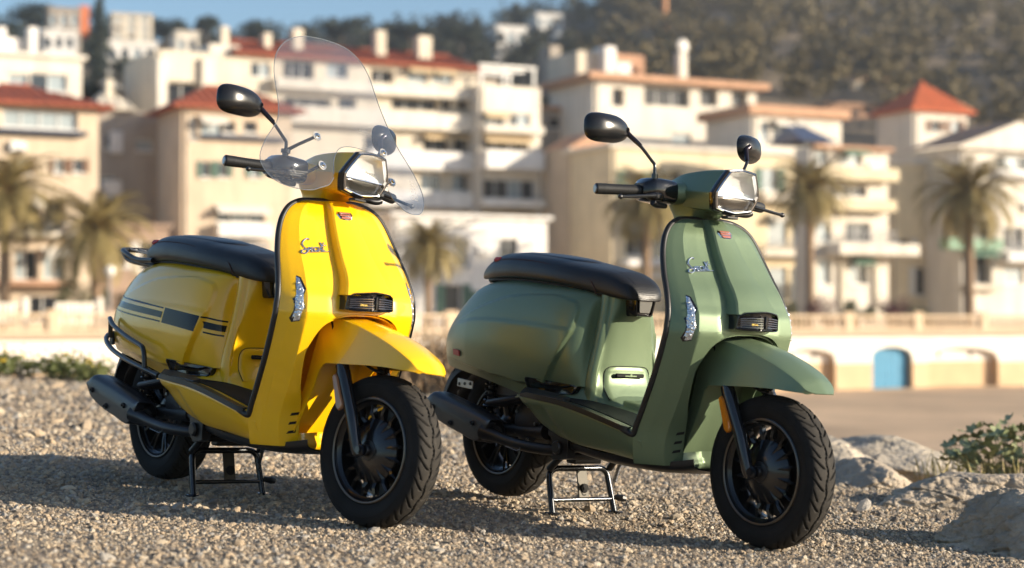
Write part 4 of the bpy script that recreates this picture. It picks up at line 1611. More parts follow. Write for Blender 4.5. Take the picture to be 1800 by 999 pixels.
# ------------------------------------------------------------------ thin sea haze in the low sun
hz = MB().box((0, 300, 38.6), (1900, 1300, 90))
hz = hz.obj('haze', None, None, smooth=False)
hm = bpy.data.materials.new('haze_air')
hm.use_nodes = True
ht = hm.node_tree
ht.nodes.remove(ht.nodes['Principled BSDF'])
pv = ht.nodes.new('ShaderNodeVolumePrincipled')
pv.inputs['Color'].default_value = (1.0, .95, .88, 1)
pv.inputs['Density'].default_value = .00066
pv.inputs['Anisotropy'].default_value = .68
ht.links.new(pv.outputs[0], ht.nodes['Material Output'].inputs['Volume'])
hz.data.materials.append(hm)
tag(hz, 'thin warm haze in front of the wooded hill', 'haze', kind='stuff')
# ------------------------------------------------------------------ scooter materials
def paint(name, col, rough, metal, coat, coat_r, flake=0.0):
    m = mat(name, col, rough=rough, metal=metal, coat=coat, coat_r=coat_r, bump=.02, bscale=900, bdist=.0003)
    if flake:
        t = m.node_tree
        b = t.nodes['Principled BSDF']
        tc = t.nodes.new('ShaderNodeTexCoord')
        v = t.nodes.new('ShaderNodeTexVoronoi')
        v.inputs['Scale'].default_value = 1400
        hs = t.nodes.new('ShaderNodeMixRGB')
        hs.inputs[1].default_value = (*[c * (1 - flake) for c in col], 1)
        hs.inputs[2].default_value = (*[min(1, c * (1 + flake)) for c in col], 1)
        t.links.new(tc.outputs['Object'], v.inputs['Vector'])
        t.links.new(v.outputs['Color'], hs.inputs[0])
        t.links.new(hs.outputs[0], b.inputs['Base Color'])
    return m


P_YEL = paint('paint_yellow', (.84, .475, .003), .30, 0.0, .7, .02)
P_GRN = paint('paint_green_satin', (.150, .208, .120), .40, .40, .2, .28, flake=.10)
M_BLK = mat('black_plastic_gloss', (.008, .008, .009), rough=.12, coat=.5)
M_SAT = mat('black_satin', (.012, .012, .013), rough=.34, rvar=.08, vscale=20)
M_TRIM = mat('black_rubber_trim', (.012, .012, .012), rough=.42)
M_MAT = mat('rubber_mat', (.010, .010, .010), rough=.6, bump=.3, bscale=300, spec=.3)
M_ENG = mat('engine_black', (.012, .012, .013), rough=.5, var=.4, vscale=18, bump=.3, bscale=90)
M_EXH = mat('exhaust_black', (.014, .014, .016), rough=.36, rvar=.06, vscale=30, bump=.05, bscale=500)
M_TYRE = mat('tyre_rubber', (.011, .0105, .010), rough=.8, spec=.3, var=.35, vscale=14, bump=.12, bscale=240)
M_RIM = mat('rim_black_gloss', (.008, .008, .009), rough=.24, coat=.3)
M_RIMEDGE = mat('rim_edge_grey', (.13, .115, .10), rough=.28, metal=.8)
M_CHR = mat('chrome', (.75, .75, .76), rough=.08, metal=1.0)
M_STEEL = mat('dark_steel_tube', (.035, .037, .040), rough=.22, metal=.8, coat=.3)
M_BOLT = mat('bolt_steel', (.25, .25, .25), rough=.35, metal=1.0)
M_SEAT = mat('seat_vinyl', (.013, .013, .0135), rough=.40, bump=.0, rvar=.06, vscale=9)
M_SEATTOP = mat('seat_vinyl_smooth', (.014, .014, .016), rough=.34)
M_RED = mat('red_label', (.42, .035, .04), rough=.5, var=.3, vscale=200)
M_STITCH = mat('seat_stitch_dark_red', (.05, .018, .014), rough=.7)
M_AMB = mat('amber_reflector', (.55, .17, .012), rough=.14, coat=.6)
M_BROWNREF = mat('weathered_amber_reflector', (.28, .13, .06), rough=.2, coat=.5)
M_LENS = mat('clear_lens', (.95, .95, .96), rough=.02, trans=1.0, ior=1.25)
M_REFL = mat('lamp_reflector', (.90, .90, .88), rough=.30, metal=.25, bump=.25, bscale=60, bdist=.004)
M_LOWL = mat('lamp_low_lens', (.22, .21, .19), rough=.15, metal=.7)
M_DARKH = mat('opening_shade_black', (.004, .004, .004), rough=.8)  # near-black colour stands in for the shade inside slots and holes
M_WIN = mat('window_grey_lens', (.16, .16, .15), rough=.15, coat=.5)
M_DECAL = mat('black_decal', (.006, .006, .007), rough=.12, spec=.35)
M_GLASS = None


def windshield_mat(name='windshield_acrylic', tint=(.76, .78, .82), haze=.05):
    m = bpy.data.materials.new(name)
    m.use_nodes = True
    t = m.node_tree
    out = t.nodes['Material Output']
    t.nodes.remove(t.nodes['Principled BSDF'])
    tr = t.nodes.new('ShaderNodeBsdfTransparent')
    tr.inputs[0].default_value = (*tint, 1)
    gl = t.nodes.new('ShaderNodeBsdfGlossy')
    gl.inputs['Roughness'].default_value = .02
    lw = t.nodes.new('ShaderNodeLayerWeight')
    lw.inputs['Blend'].default_value = .5
    pwn = t.nodes.new('ShaderNodeMath')
    pwn.operation = 'POWER'
    pwn.inputs[1].default_value = 4.0
    fr = t.nodes.new('ShaderNodeMath')
    fr.operation = 'MULTIPLY_ADD'
    fr.inputs[1].default_value, fr.inputs[2].default_value = .85, .10
    t.links.new(lw.outputs['Facing'], pwn.inputs[0])
    t.links.new(pwn.outputs[0], fr.inputs[0])
    mx = t.nodes.new('ShaderNodeMixShader')
    t.links.new(fr.outputs[0], mx.inputs[0])
    t.links.new(tr.outputs[0], mx.inputs[1])
    t.links.new(gl.outputs[0], mx.inputs[2])
    df = t.nodes.new('ShaderNodeBsdfDiffuse')
    df.inputs[0].default_value = (.55, .57, .60, 1)
    m2 = t.nodes.new('ShaderNodeMixShader')
    m2.inputs[0].default_value = haze
    t.links.new(mx.outputs[0], m2.inputs[1])
    t.links.new(df.outputs[0], m2.inputs[2])
    t.links.new(m2.outputs[0], out.inputs['Surface'])
    return m


def seat_dimples():
    t = M_SEAT.node_tree
    b = t.nodes['Principled BSDF']
    tc = t.nodes.new('ShaderNodeTexCoord')
    v = t.nodes.new('ShaderNodeTexVoronoi')
    v.inputs['Scale'].default_value = 190
    v.inputs['Randomness'].default_value = .25
    bp = t.nodes.new('ShaderNodeBump')
    bp.inputs['Strength'].default_value = .35
    bp.inputs['Distance'].default_value = .0015
    t.links.new(tc.outputs['Object'], v.inputs['Vector'])
    t.links.new(v.outputs['Distance'], bp.inputs['Height'])
    t.links.new(bp.outputs[0], b.inputs['Normal'])


seat_dimples()

RAKE, TRAIL = .512, .0851


def steer_matrix(a):
    k = Vector((-math.sin(RAKE), 0, math.cos(RAKE)))
    p = Matrix.Translation((TRAIL, 0, 0))
    return p @ Matrix.Rotation(a, 4, k) @ p.inverted()


MESHES = {}


def cached(key, fn):
    if key not in MESHES:
        MESHES[key] = fn()
    return MESHES[key]


# ------------------------------------------------------------------ wheels
def tyre_mesh(Rt, w, rim_r, units, mirror_sign):
    prof = cr([(rim_r - .002, -w * .36), (rim_r + .004, -w * .40), (rim_r + .018, -w * .47), (rim_r + .036, -w * .50), (Rt - .022, -w * .475),
               (Rt - .009, -w * .40), (Rt - .0025, -w * .22), (Rt, 0), (Rt - .0025, w * .22), (Rt - .009, w * .40), (Rt - .022, w * .475),
               (rim_r + .036, w * .50), (rim_r + .018, w * .47), (rim_r + .004, w * .40), (rim_r - .002, w * .36)], 7)
    n = units * 44
    a = np.arange(n) * 2 * math.pi / n
    r, t = prof[:, 0], prof[:, 1]
    # groove pattern in (arc length, t/w) space
    A, T = np.meshgrid(a, t / w, indexing='ij')
    RR = np.tile(r, (n, 1))
    ph = (A / (2 * math.pi) * units)
    dep = np.zeros_like(A)
    pitch = 2 * math.pi * Rt / units

    def groove(dist, half):
        return np.clip(1 - np.abs(dist) / half, 0, 1) ** .5

    wav = T * w - .0032 * np.sin(ph * 2 * math.pi * 1.0)
    on = (RR > Rt - .03)
    dep = np.maximum(dep, groove(wav, .0032))
    for sgn, off in ((1, 0.0), (-1, .5)):
        tt = T * sgn
        for o2, t0, t1 in ((0, .07, .46), (.5, .20, .43)):
            u = (tt - t0) / (t1 - t0)
            inside = (u > 0) & (u < 1)
            curve = (.62 * u ** 1.5 - .05)
            d = ((ph + off + o2 - curve + .5) % 1.0 - .5) * pitch
            hw = .0044 * np.clip(np.minimum(u * 5, (1.06 - u) * 4), .25, 1)
            dep = np.maximum(dep, np.where(inside, groove(d, hw), 0))
    RR = RR - .0075 * dep * on
    # shoulder / side-wall lines
    P = np.stack([RR * np.cos(A), np.broadcast_to(t, A.shape), RR * np.sin(A)], -1)
    mb = MB().grid(P, cu=True)
    return mb.mesh('tyre', M_TYRE, sharp=55, fixn=False)


def side_ring(rt, w, r0, r1, y, n=72):
    return MB().lathe([(r0, y - .0012), (r0 + .002, y), (r1 - .002, y), (r1, y - .0012)], n)


def rim_mesh(rim_r, w):
    s = MB()
    y = w
    for sg in (1, -1):
        s.lathe([(rim_r - .004, sg * (y - .004)), (rim_r + .001, sg * y), (rim_r - .004, sg * (y + .0025)), (rim_r - .0085, sg * (y + .001)), (rim_r - .0105, sg * (y - .008)),
                 (rim_r - .022, sg * (y - .016)), (rim_r - .024, sg * .006), (rim_r - .024, 0)], 96)
    return s.mesh('rim', M_RIM, sharp=50)


def rim_edge_mesh(rim_r, w):
    s = MB()
    s.lathe([(rim_r - .0012, -w - .0018), (rim_r - .0025, -w - .0038), (rim_r - .0065, -w - .0036), (rim_r - .0085, -w - .0012)], 96)
    return s.mesh('rim_edge', M_RIMEDGE, sharp=60)


def spokes_front(rim_r):
    """domed centre with sixteen ribs that start as points on the dome and run out to the rim"""
    s = MB()
    n = 16
    dome = [(0, -.046), (.03, -.046), (.055, -.041), (.078, -.032), (.095, -.020), (.098, -.014), (.094, -.006), (0, -.006)]
    s.lathe(dome, 96)
    dr, dy = [p[0] for p in dome[:6]], [p[1] for p in dome[:6]]
    Y = np.array([0, 1.0, 0])
    for k in range(n):
        a = (k + .5) * 2 * math.pi / n
        e, t = np.array([math.cos(a), 0, math.sin(a)]), np.array([-math.sin(a), 0, math.cos(a)])
        V = []
        for r_, w_, lift, dep in ((.062, .0004, .0006, .004), (.080, .0045, .004, .008), (.096, .0085, .010, .016), (.112, .0052, .012, .020), (rim_r - .019, .0036, .0, .022)):
            y0 = float(np.interp(r_, dr, dy)) if r_ < .098 else -.020 - .010 * (r_ - .098) / .045
            V += [e * r_ - t * w_ + Y * (y0 - lift + dep * .35), e * r_ + Y * (y0 - lift), e * r_ + t * w_ + Y * (y0 - lift + dep * .35), e * r_ + Y * (y0 + dep)]
        F = []
        for q in range(4):
            for m_ in range(4):
                F.append((4 * q + m_, 4 * q + 4 + m_, 4 * q + 4 + (m_ + 1) % 4, 4 * q + (m_ + 1) % 4))
        F += [(0, 1, 2, 3), (19, 18, 17, 16)]
        s.add(V, F)
    return s.mesh('spokes', M_RIM, sharp=25)


def spokes_rear(rim_r):
    s = MB()
    s.lathe([(0, -.030), (.035, -.030), (.055, -.022), (.06, -.01), (.06, .03), (0, .03)], 48)
    for k in range(9):
        for dd in (-.10, .10):
            a = k * 2 * math.pi / 9 + dd
            a2 = a - dd * .55
            p0 = np.array([.05 * math.cos(a2), -.018, .05 * math.sin(a2)])
            p1 = np.array([(rim_r - .02) * math.cos(a), -.036, (rim_r - .02) * math.sin(a)])
            s.tube([p0, (p0 + p1) / 2 + np.array([0, -.004, 0]), p1], [.008, .0055, .005], 6)
    return s.mesh('spokes', mat('spoke_dark_metal', (.05, .05, .052), rough=.25, metal=.9), sharp=30)


def wheel(root, front, M):
    w = empty('front_wheel' if front else 'rear_wheel', M, root)
    if front:
        Rt, wd, rr = .2295, .104, .160
        ty = cached('tyF', lambda: tyre_mesh(Rt, wd, rr - .004, 22, 1))
    else:
        Rt, wd, rr = .2365, .122, .160
        ty = cached('tyR', lambda: tyre_mesh(Rt, wd, rr - .004, 22, 1))
    link('tyre', ty, w)
    hw = wd * .43
    link('rim', cached('rim%d' % front, lambda: rim_mesh(rr, hw)), w)
    link('rim_edge', cached('rime%d' % front, lambda: rim_edge_mesh(rr, hw)), w)
    link('spokes', cached('spk%d' % front, lambda: spokes_front(rr) if front else spokes_rear(rr)), w)

    def hubm():
        s = MB()
        s.lathe([(0, -.064), (.014, -.064), (.017, -.060), (.017, -.050), (.030, -.048), (.032, -.044), (.032, -.03), (.0, -.03)], 32)
        s.lathe([(0, .06), (.02, .06), (.02, .02), (.07, .018), (.07, .0), (0, .0)], 40)
        s.lathe([(.132, .030), (.132, .034), (.05, .034), (.05, .030), (.132, .030)], 48)
        return s.mesh('hub', M_SAT, sharp=40)
    link('hub', cached('hub', hubm), w)

    def ringm():
        s = MB()
        y = -wd * .5
        s.lathe([(.196, y + .0012), (.1968, y - .0006), (.1984, y - .0006), (.1992, y + .0012)], 96)
        return s.mesh('sidewall_ring', M_TYRE)
    link('sidewall_ring', cached('swr%d' % front, ringm), w)
    return w


# ------------------------------------------------------------------ small tools
def arr(*p):
    return np.array(p, float)


def sweep_rect(path, up, wd, th):
    """flat strip of width wd and thickness th along path; up = surface normals"""
    P = np.asarray(path, float)
    U = np.asarray(up, float)
    if U.ndim == 1:
        U = np.tile(U, (len(P), 1))
    T = np.gradient(P, axis=0)
    T /= np.linalg.norm(T, axis=1, keepdims=True)
    S = np.cross(T, U)
    S /= np.linalg.norm(S, axis=1, keepdims=True)
    rows = np.stack([P - S * wd / 2, P - S * wd / 2 + U * th, P + S * wd / 2 + U * th, P + S * wd / 2], 1)
    s = MB().grid(rows, cv=True)
    n = len(P)
    s.f.append((0, 1, 2, 3))
    s.f.append(tuple(4 * (n - 1) + k for k in (3, 2, 1, 0)))
    return s


def bodypatch(x0, x1, zt, zb, nx=24, nz=6, lift=.0009):
    """patch lying on the right side panel between two z-lines (functions of x)"""
    G = []
    for x in np.linspace(x0, x1, nx):
        row = []
        for k in range(nz):
            z = zt(x) + (zb(x) - zt(x)) * k / (nz - 1)
            row.append((x, body_y(x, z) - lift, z))
        G.append(row)
    return np.array(G)


def shieldpatch(pts, lift=.003, th=.006, rings=5):
    """fill an outline given in (y, z) over the shield skin; returns builder"""
    P = np.array(pts, float)
    c = P.mean(0)
    s = MB()
    rows = []
    for k in range(rings):
        f = 1 - k / rings
        Q = c + (P - c) * f
        rows.append([(sh_x(y, z) + lift * (1 - f ** 6) + lift * .25, y, z) for y, z in Q])
    base = [(sh_x(y, z) - th, y, z) for y, z in P]
    G = np.array([base] + rows)
    s.grid(G, cv=True)
    n = len(P)
    b = s.n
    s.add([(sh_x(*c) + lift * 1.25, *c)], [])
    s.f += [(b - n + j, b - n + (j + 1) % n, b) for j in range(n)]
    return s


def tread_dust():
    """pale road dust worked into the crown of the tread"""
    t = M_TYRE.node_tree
    b = t.nodes['Principled BSDF']
    src = b.inputs['Base Color'].links[0].from_socket
    tc = t.nodes.new('ShaderNodeTexCoord')
    sp = t.nodes.new('ShaderNodeVectorMath')
    sp.operation = 'MULTIPLY'
    sp.inputs[1].default_value = (1, 0, 1)
    ln = t.nodes.new('ShaderNodeVectorMath')
    ln.operation = 'LENGTH'
    mr = t.nodes.new('ShaderNodeMapRange')
    mr.inputs[1].default_value, mr.inputs[2].default_value = .214, .232
    mr.inputs[3].default_value, mr.inputs[4].default_value = 0, .75
    n = t.nodes.new('ShaderNodeTexNoise')
    n.inputs['Scale'].default_value = 38
    n.inputs['Detail'].default_value = 6
    mu = t.nodes.new('ShaderNodeMath')
    mu.operation = 'MULTIPLY'
    mx = t.nodes.new('ShaderNodeMixRGB')
    mx.inputs[2].default_value = (.070, .060, .048, 1)
    t.links.new(tc.outputs['Object'], sp.inputs[0])
    t.links.new(sp.outputs[0], ln.inputs[0])
    t.links.new(ln.outputs['Value'], mr.inputs[0])
    t.links.new(tc.outputs['Object'], n.inputs['Vector'])
    t.links.new(mr.outputs[0], mu.inputs[0])
    t.links.new(n.outputs['Fac'], mu.inputs[1])
    t.links.new(mu.outputs[0], mx.inputs[0])
    t.links.new(src, mx.inputs[1])
    t.links.new(mx.outputs[0], b.inputs['Base Color'])


tread_dust()
M_SIG = mat('signal_bowl', (.66, .69, .73), rough=.16, metal=.8)
_t = M_SIG.node_tree
_v = _t.nodes.new('ShaderNodeTexVoronoi')
_v.inputs['Scale'].default_value = 130
_b = _t.nodes.new('ShaderNodeBump')
_b.inputs['Strength'].default_value = 1.0
_b.inputs['Distance'].default_value = .0022
_c = _t.nodes.new('ShaderNodeTexCoord')
_t.links.new(_c.outputs['Object'], _v.inputs['Vector'])
_t.links.new(_v.outputs['Distance'], _b.inputs['Height'])
_t.links.new(_b.outputs[0], _t.nodes['Principled BSDF'].inputs['Normal'])
# ------------------------------------------------------------------ the scooter
MATS['lens_glass'] = windshield_mat('lens_glass', (.97, .97, .97), 0.0)


def build_scooter(label, group, M, paint_m, steer, yellow):
    root = empty('scooter', M)
    tag(root, label, 'scooter', group)
    ST = steer_matrix(steer)

    # ---- rear bodywork
    for sg, nm in ((1, 'right'), (-1, 'left')):
        G = BODYG * arr(1, sg, 1)
        s = MB().shell(G, .004, flip=(sg < 0))
        side = s.obj('side_panel', paint_m, root, sharp=35)
        if sg > 0:
            panel_r = side
            # recessed black vent under the panel
            q = [(-.962, .450), (-.955, .457), (-.775, .4410), (-.758, .436), (-.764, .413), (-.775, .408), (-.90, .408), (-.972, .414)]
            s = MB()
            rows = []
            for f, d in ((1.0, -.006), (1.0, .011), (.94, .012), (.88, .006), (.4, .005)):
                c = np.array(q).mean(0)
                rows.append([(x, body_y(x, max(z, .425)) - d, z) for x, z in (c + (np.array(q) - c) * f)])
            s.grid(np.array(rows), cv=True)
            s.f.append(tuple(s.n - len(q) + j for j in range(len(q))))
            s.obj('panel_vent', M_BLK, side, sharp=30)
            top = lambda x: pws(x, [-1.52, -1.25, -.994, -.794, -.742], [.668, .6500, .6277, .6046, .5915])
            bot = lambda x: pws(x, [-1.52, -1.25, -1.006, -.81, -.742], [.616, .5955, .5765, .5530, .5395])
            if yellow:
                def band(x0, x1, f0, f1, sk=.016):
                    G = []
                    for x in np.linspace(x0, x1, 26):
                        row = []
                        for k in range(5):
                            f = f0 + (f1 - f0) * k / 4
                            xx = max(min(x - sk * (f - .5), -.7455), -1.6)
                            z = top(xx) + (bot(xx) - top(xx)) * f
                            row.append((xx, body_y(xx, z) - .0012, z))
                        G.append(row)
                    return MB().grid(np.array(G))
                for f0, f1 in ((0, .10), (.30, .70), (.90, 1.0)):
                    band(-1.50, -1.006, f0, f1).obj('stripe', M_DECAL, side)
                    band(-.794, -.7475, f0, f1, .0).obj('stripe', M_DECAL, side)
                band(-.996, -.806, 0, 1.0).obj('stripe', M_DECAL, side)
            else:
                s = MB()
                G = bodypatch(-1.462, -1.398, lambda x: .531 - .06 * (x + 1.462), lambda x: .511 - .06 * (x + 1.462), 8, 4, .003)
                s.shell(G, .004)
                b = s.obj('badge', M_RED, side)
                s = MB()
                for k in range(7):
                    x = -1.456 + k * .0085
                    G = bodypatch(x, x + .005, lambda x: .528 - .06 * (x + 1.462), lambda x: .5145 - .06 * (x + 1.462), 2, 3, .0036)
                    s.shell(G, .001)
                s.obj('badge_relief', mat('badge_relief_pink', (.50, .13, .13), rough=.4), side)
    # top deck closing the body under the seat
    xs = np.linspace(-.745, -1.62, 30)
    G = []
    for x in xs:
        i = int(np.argmin(np.abs(BODYG[:, 0, 0] - x)))
        y, z = BODYG[i, 0, 1:]
        G.append([(x, y * f, z - .004 + .006 * (1 - f * f)) for f in np.linspace(1, -1, 7)])
    MB().grid(np.array(G)).obj('tail_deck', paint_m, root)
    # tail lamp
    s = MB()
    s.grid(cr2([[(-1.68 - d, y, z) for y, d in ((-.06, -.05), (-.045, 0), (0, .02), (.045, 0), (.06, -.05))] for z in (.49, .52, .56, .585)], 4, 4))
    s.obj('tail_lamp', mat('tail_lamp_red', (.35, .01, .01), rough=.1, coat=1), root)

    # ---- front face of the body under the seat nose
    zz = [.742, .70, .64, .58, .52, .48, .44, .41, .385, .365]
    xf = [-.668, -.672, -.682, -.690, -.696, -.698, -.690, -.668, -.640, -.612]
    ys = [.086, .090, .100, .112, .126, .134, .138, .140, .142, .145]
    G = []
    for z, x, y in zip(zz, xf, ys):
        bead = .010 if z > .42 else .004
        half = [(-.752, y - .002), (-.738, y + bead * .8), (-.724, y + bead), (-.712, y + bead * .5), (-.704, y - .008), (min(x - .012, -.69) if z > .42 else x - .03, y * .86), (x - .004, y * .55), (x, 0)]
        G.append([(a, -b, z) for a, b in half] + [(a, b, z) for a, b in half[-2::-1]])
    G = cr2(G, 6, 4)
    front = MB().shell(G, .004).obj('under_seat_panel', paint_m, root, sharp=50)
    # removable hatch with slot
    def fx(y, z):
        x = pws(z, zz[::-1], xf[::-1])
        return x - .9 * y * y
    hp = [(-.098, .400), (-.100, .44), (-.094, .485), (-.080, .503), (-.05, .508), (.05, .508), (.080, .503), (.094, .485), (.10, .44), (.098, .400)]
    s = MB()
    rows = []
    for f, d in ((1.0, -.004), (1.0, .0005), (.975, .0022), (.8, .0026), (.6, .0026), (.4, .0026), (.2, .0026), (.02, .0026)):
        rows.append([(fx(y * f, .445 + (z - .445) * f) + d + .004 * math.exp(-(((.445 + (z - .445) * f) - .430) / .022) ** 2) * (1 - f ** 8), y * f, .445 + (z - .445) * f) for y, z in hp])
    s.grid(np.array(rows), cv=True)
    s.obj('hatch', paint_m, front, sharp=45)
    MB().tube([(fx(y * 1.012, .445 + (z - .445) * 1.012) + .0012, y * 1.012, .445 + (z - .445) * 1.012) for y, z in cr(np.array(hp), 4)], .0011, 6).obj('hatch_seam', M_DARKH, front)
    s = MB().box((-.689, 0, .479), (.012, .118, .0135), bev=.003)
    s.obj('hatch_slot', M_DARKH, front)  # solid dark bar in place of the slot's shaded gap
    s = MB().box((-.687, 0, .478), (.012, .05, .005), bev=.001).box((-.687, 0, .480), (.013, .010, .010), bev=.001)
    s.obj('hatch_latch', paint_m, front)

    # ---- seat
    st = [(-1.490, .801, .792, .026), (-1.480, .812, .788, .050), (-1.455, .829, .787, .072), (-1.40, .853, .787, .098), (-1.32, .874, .788, .122), (-1.22, .881, .789, .138), (-1.10, .876, .785, .145), (-1.00, .866, .778, .146),
          (-.92, .854, .770, .142), (-.85, .843, .761, .133), (-.78, .832, .749, .118), (-.72, .821, .738, .103), (-.67, .803, .730, .090), (-.638, .782, .727, .076), (-.622, .760, .727, .060), (-.614, .742, .728, .036)]
    G = []
    for x, zt, zb, w in st:
        h = zt - zb
        sec = [(0, zb), (.62, zb), (.90, zb + .02 * h), (.985, zb + .14 * h), (1.0, zb + .34 * h), (.965, zb + .60 * h), (.86, zb + .82 * h), (.66, zb + .95 * h), (.34, zb + h), (0, zb + h * 1.0)]
        half = [(x, -w * a, z) for a, z in sec]
        G.append(half + [(x, -b, z) for _, b, z in half[-2:0:-1]])
    G = np.array(G)
    G = cr(G, 5)
    G = np.swapaxes(cr(np.swapaxes(G, 0, 1), 4, closed=True), 0, 1)
    s = MB().grid(G, cv=True)
    n = G.shape[1]
    s.f.append(tuple(range(n)))
    s.f.append(tuple((len(G) - 1) * n + j for j in range(n))[::-1])
    seat = s.obj('seat', M_SEAT, root, sharp=60)
    # raised passenger pad on the top
    pad = [(-1.41, .05), (-1.38, .075), (-1.30, .088), (-1.15, .092), (-1.02, .088), (-.93, .065), (-.90, .03), (-.893, 0)]
    ztop = lambda x: pws(x, [p[0] for p in st], [p[1] for p in st])
    wtop = lambda x: pws(x, [p[0] for p in st], [p[3] for p in st])
    rows = []
    for f, d in ((1.0, -.006), (.99, .001), (.95, .0045), (.8, .006), (.4, .006), (.03, .006)):
        ring = []
        for x, y in pad + [(a, -b) for a, b in pad[-2::-1]]:
            xx, yy = -1.15 + (x + 1.15) * f, y * f
            hgt = ztop(xx) - .0045 * (yy / .05) ** 2 * .5
            ring.append((xx, yy, hgt + d))
        rows.append(ring)
    rows = np.swapaxes(cr(np.swapaxes(np.array(rows), 0, 1), 4, closed=True), 0, 1)
    MB().grid(rows, cv=True).obj('seat_pad', M_SEATTOP, seat, sharp=60)
    # piping along the side
    for sg in (-1, 1):
        pth = []
        for x in np.linspace(-1.45, -.80, 26):
            w, zt = wtop(x), ztop(x)
            pth.append((x, sg * (w * .905 + .0015), zt - (.024 + .012 * max(0, (x + 1.0) / .2)) ))
        pth += [(-.77, sg * .1165, .783), (-.755, sg * .113, .760), (-.75, sg * .110, .742)]
        MB().tube(pth, .0016, 6, smooth=2).obj('seat_piping', M_STITCH, seat)
    # nose seam patch (ribbed black insert)
    s = MB()
    rows = []
    for x in np.linspace(-.715, -.635, 12):
        w, zt = wtop(x), ztop(x)
        rows.append([(x, -w * f, zt + .0012 - (.045 * (abs(f) / .6) ** 3) * (zt - .725) ) for f in np.linspace(-.5, .5, 9)])
    s.shell(np.array(rows), .003, flip=True)
    s.obj('seat_nose_insert', mat('ribbed_black_insert', (.012, .012, .013), rough=.5, bump=.25, bscale=420, bdist=.002), seat)
    # red label
    s = MB().box((-1.318, -.1085, .8560), (.034, .012, .016), rot=Matrix.Rotation(R(-42), 3, 'X'), bev=.002)
    s.obj('seat_label', M_RED, seat)
    # rear catch under the seat tail
    s = MB().box((-1.37, -.085, .786), (.05, .02, .020), rot=Matrix.Rotation(R(-8), 3, 'Y'), bev=.006).box((-1.33, -.06, .782), (.10, .05, .018), bev=.004)
    s.obj('seat_base', M_SAT, seat)
    s = MB()
    rows = []
    for x, zt, zb, w in st[3:-4]:
        rows.append([(x, y * w * .86, zb - .012 + .006 * abs(y)) for y in np.linspace(-1, 1, 7)])
    s.shell(cr2(np.array(rows), 2, 1), .012, flip=True)
    s.obj('seat_pan', M_MAT, seat)
    # black bracket with grey window below the nose
    br = [(-.045, .742), (.045, .742), (.042, .715), (.036, .682), (.031, .676), (-.031, .676), (-.036, .682), (-.042, .715)]
    s = MB()
    rows = []
    for f, x in ((1.04, -.70), (1.04, -.632), (.97, -.626), (.86, -.625), (.78, -.632), (.1, -.632)):
        rows.append([(x + (z - .71) * .10, y * f, .709 + (z - .709) * f) for y, z in br])
    s.grid(np.array(rows), cv=True)
    brk = s.obj('seat_lock_housing', M_BLK, root, sharp=35)
    s = MB().prism([(-.6285 + (z - .709) * .1, y * .62, .709 + (z - .709) * .66) for y, z in br], (.004, 0, 0), .001)
    s.obj('housing_window', M_WIN, brk)

    # ---- floor, skirts, belly
    xs = [-.95, -.90, -.82, -.72, -.60, -.48, -.40, -.375, -.362, -.352]
    zo = [.400, .398, .393, .385, .368, .345, .328, .322, .320, .319]
    yo = [.250, .268, .272, .272, .272, .270, .266, .258, .252, .248]
    rows = []
    for x, z, y in zip(xs, zo, yo):
        h = [(0, z + .016), (.045, z + .016), (.056, z + .004), (.075, z), (.12, z - .001), (y - .05, z), (y - .012, z), (y, z - .006)]
        rows.append([(x, -a, b) for a, b in h[::-1]] + [(x, a, b) for a, b in h[1:]])
    fl = MB().shell(cr2(rows, 4, 2), .006, flip=True).obj('floorboard', paint_m, root, sharp=50)
    for sg in (-1, 1):
        # rubber mat with ribs
        s = MB()
        rr = []
        for x in np.linspace(-.80, -.36, 24):
            z = pws(x, xs, zo)
            ww = pw(x, [-.80, -.70, -.55, -.36], [.03, .105, .135, .125])
            y1 = pw(x, [-.80, -.36], [.236, .225])
            rr.append([(x, sg * (y1 - ww * f), z + .0045 + .0018 * (k % 2)) for k, f in enumerate(np.linspace(0, 1, 13))])
        s.shell(np.array(rr), .004, flip=sg < 0)
        s.obj('rubber_mat', M_MAT, fl, sharp=25)
        # outer edge strip (black)
        pth = [(x, sg * (y - .006), z - .006) for x, z, y in zip(xs, zo, yo)][1:8]
        pth = cr(pth, 5)
        s = sweep_rect(pth, (0, 0, 1), .024, .017)
        s.obj('edge_strip', M_TRIM, fl)
        # rear kick-up of the strip: broad black wedge
        wed = [(-.935, .262, .402), (-.925, .272, .398), (-.80, .273, .398), (-.70, .262, .392), (-.70, .235, .398), (-.80, .225, .408), (-.90, .225, .416), (-.938, .245, .418)]
        s = MB().prism([(x, sg * y, z - .006) for x, y, z in wed], (0, 0, .012), .003)
        s.obj('heel_pad', M_TRIM, fl, sharp=30)
        # body between floor and panel
        rows = []
        for x, z, y, yb, zb_ in ((-.985, .392, .235, .190, .400), (-.93, .397, .245, .186, .412), (-.86, .394, .24, .180, .418), (-.79, .390, .215, .168, .437), (-.75, .388, .18, .142, .440), (-.715, .382, .155, .128, .440)):
            rows.append([(x, sg * (y + .012), z - .003), (x, sg * y, z), (x, sg * (y * .6 + yb * .4), z + .006), (x, sg * yb * 1.0, zb_ - .022), (x, sg * yb * .86, zb_ + .012)])
        MB().shell(cr2(rows, 4, 4), .004, flip=sg > 0).obj('floor_fillet', paint_m, root, sharp=50)
        # side skirt
        xs2 = [-.975, -.955, -.92, -.87, -.81, -.75, -.66, -.55, -.45, -.39, -.36, -.335]
        zt2 = [.398, .400, .397, .394, .390, .386, .376, .358, .338, .322, .312, .300]
        zb2 = [.385, .365, .338, .306, .284, .268, .255, .247, .238, .231, .227, .224]
        yt2 = [.240, .256, .266, .270, .2715, .2715, .2715, .271, .268, .260, .250, .236]
        rows = []
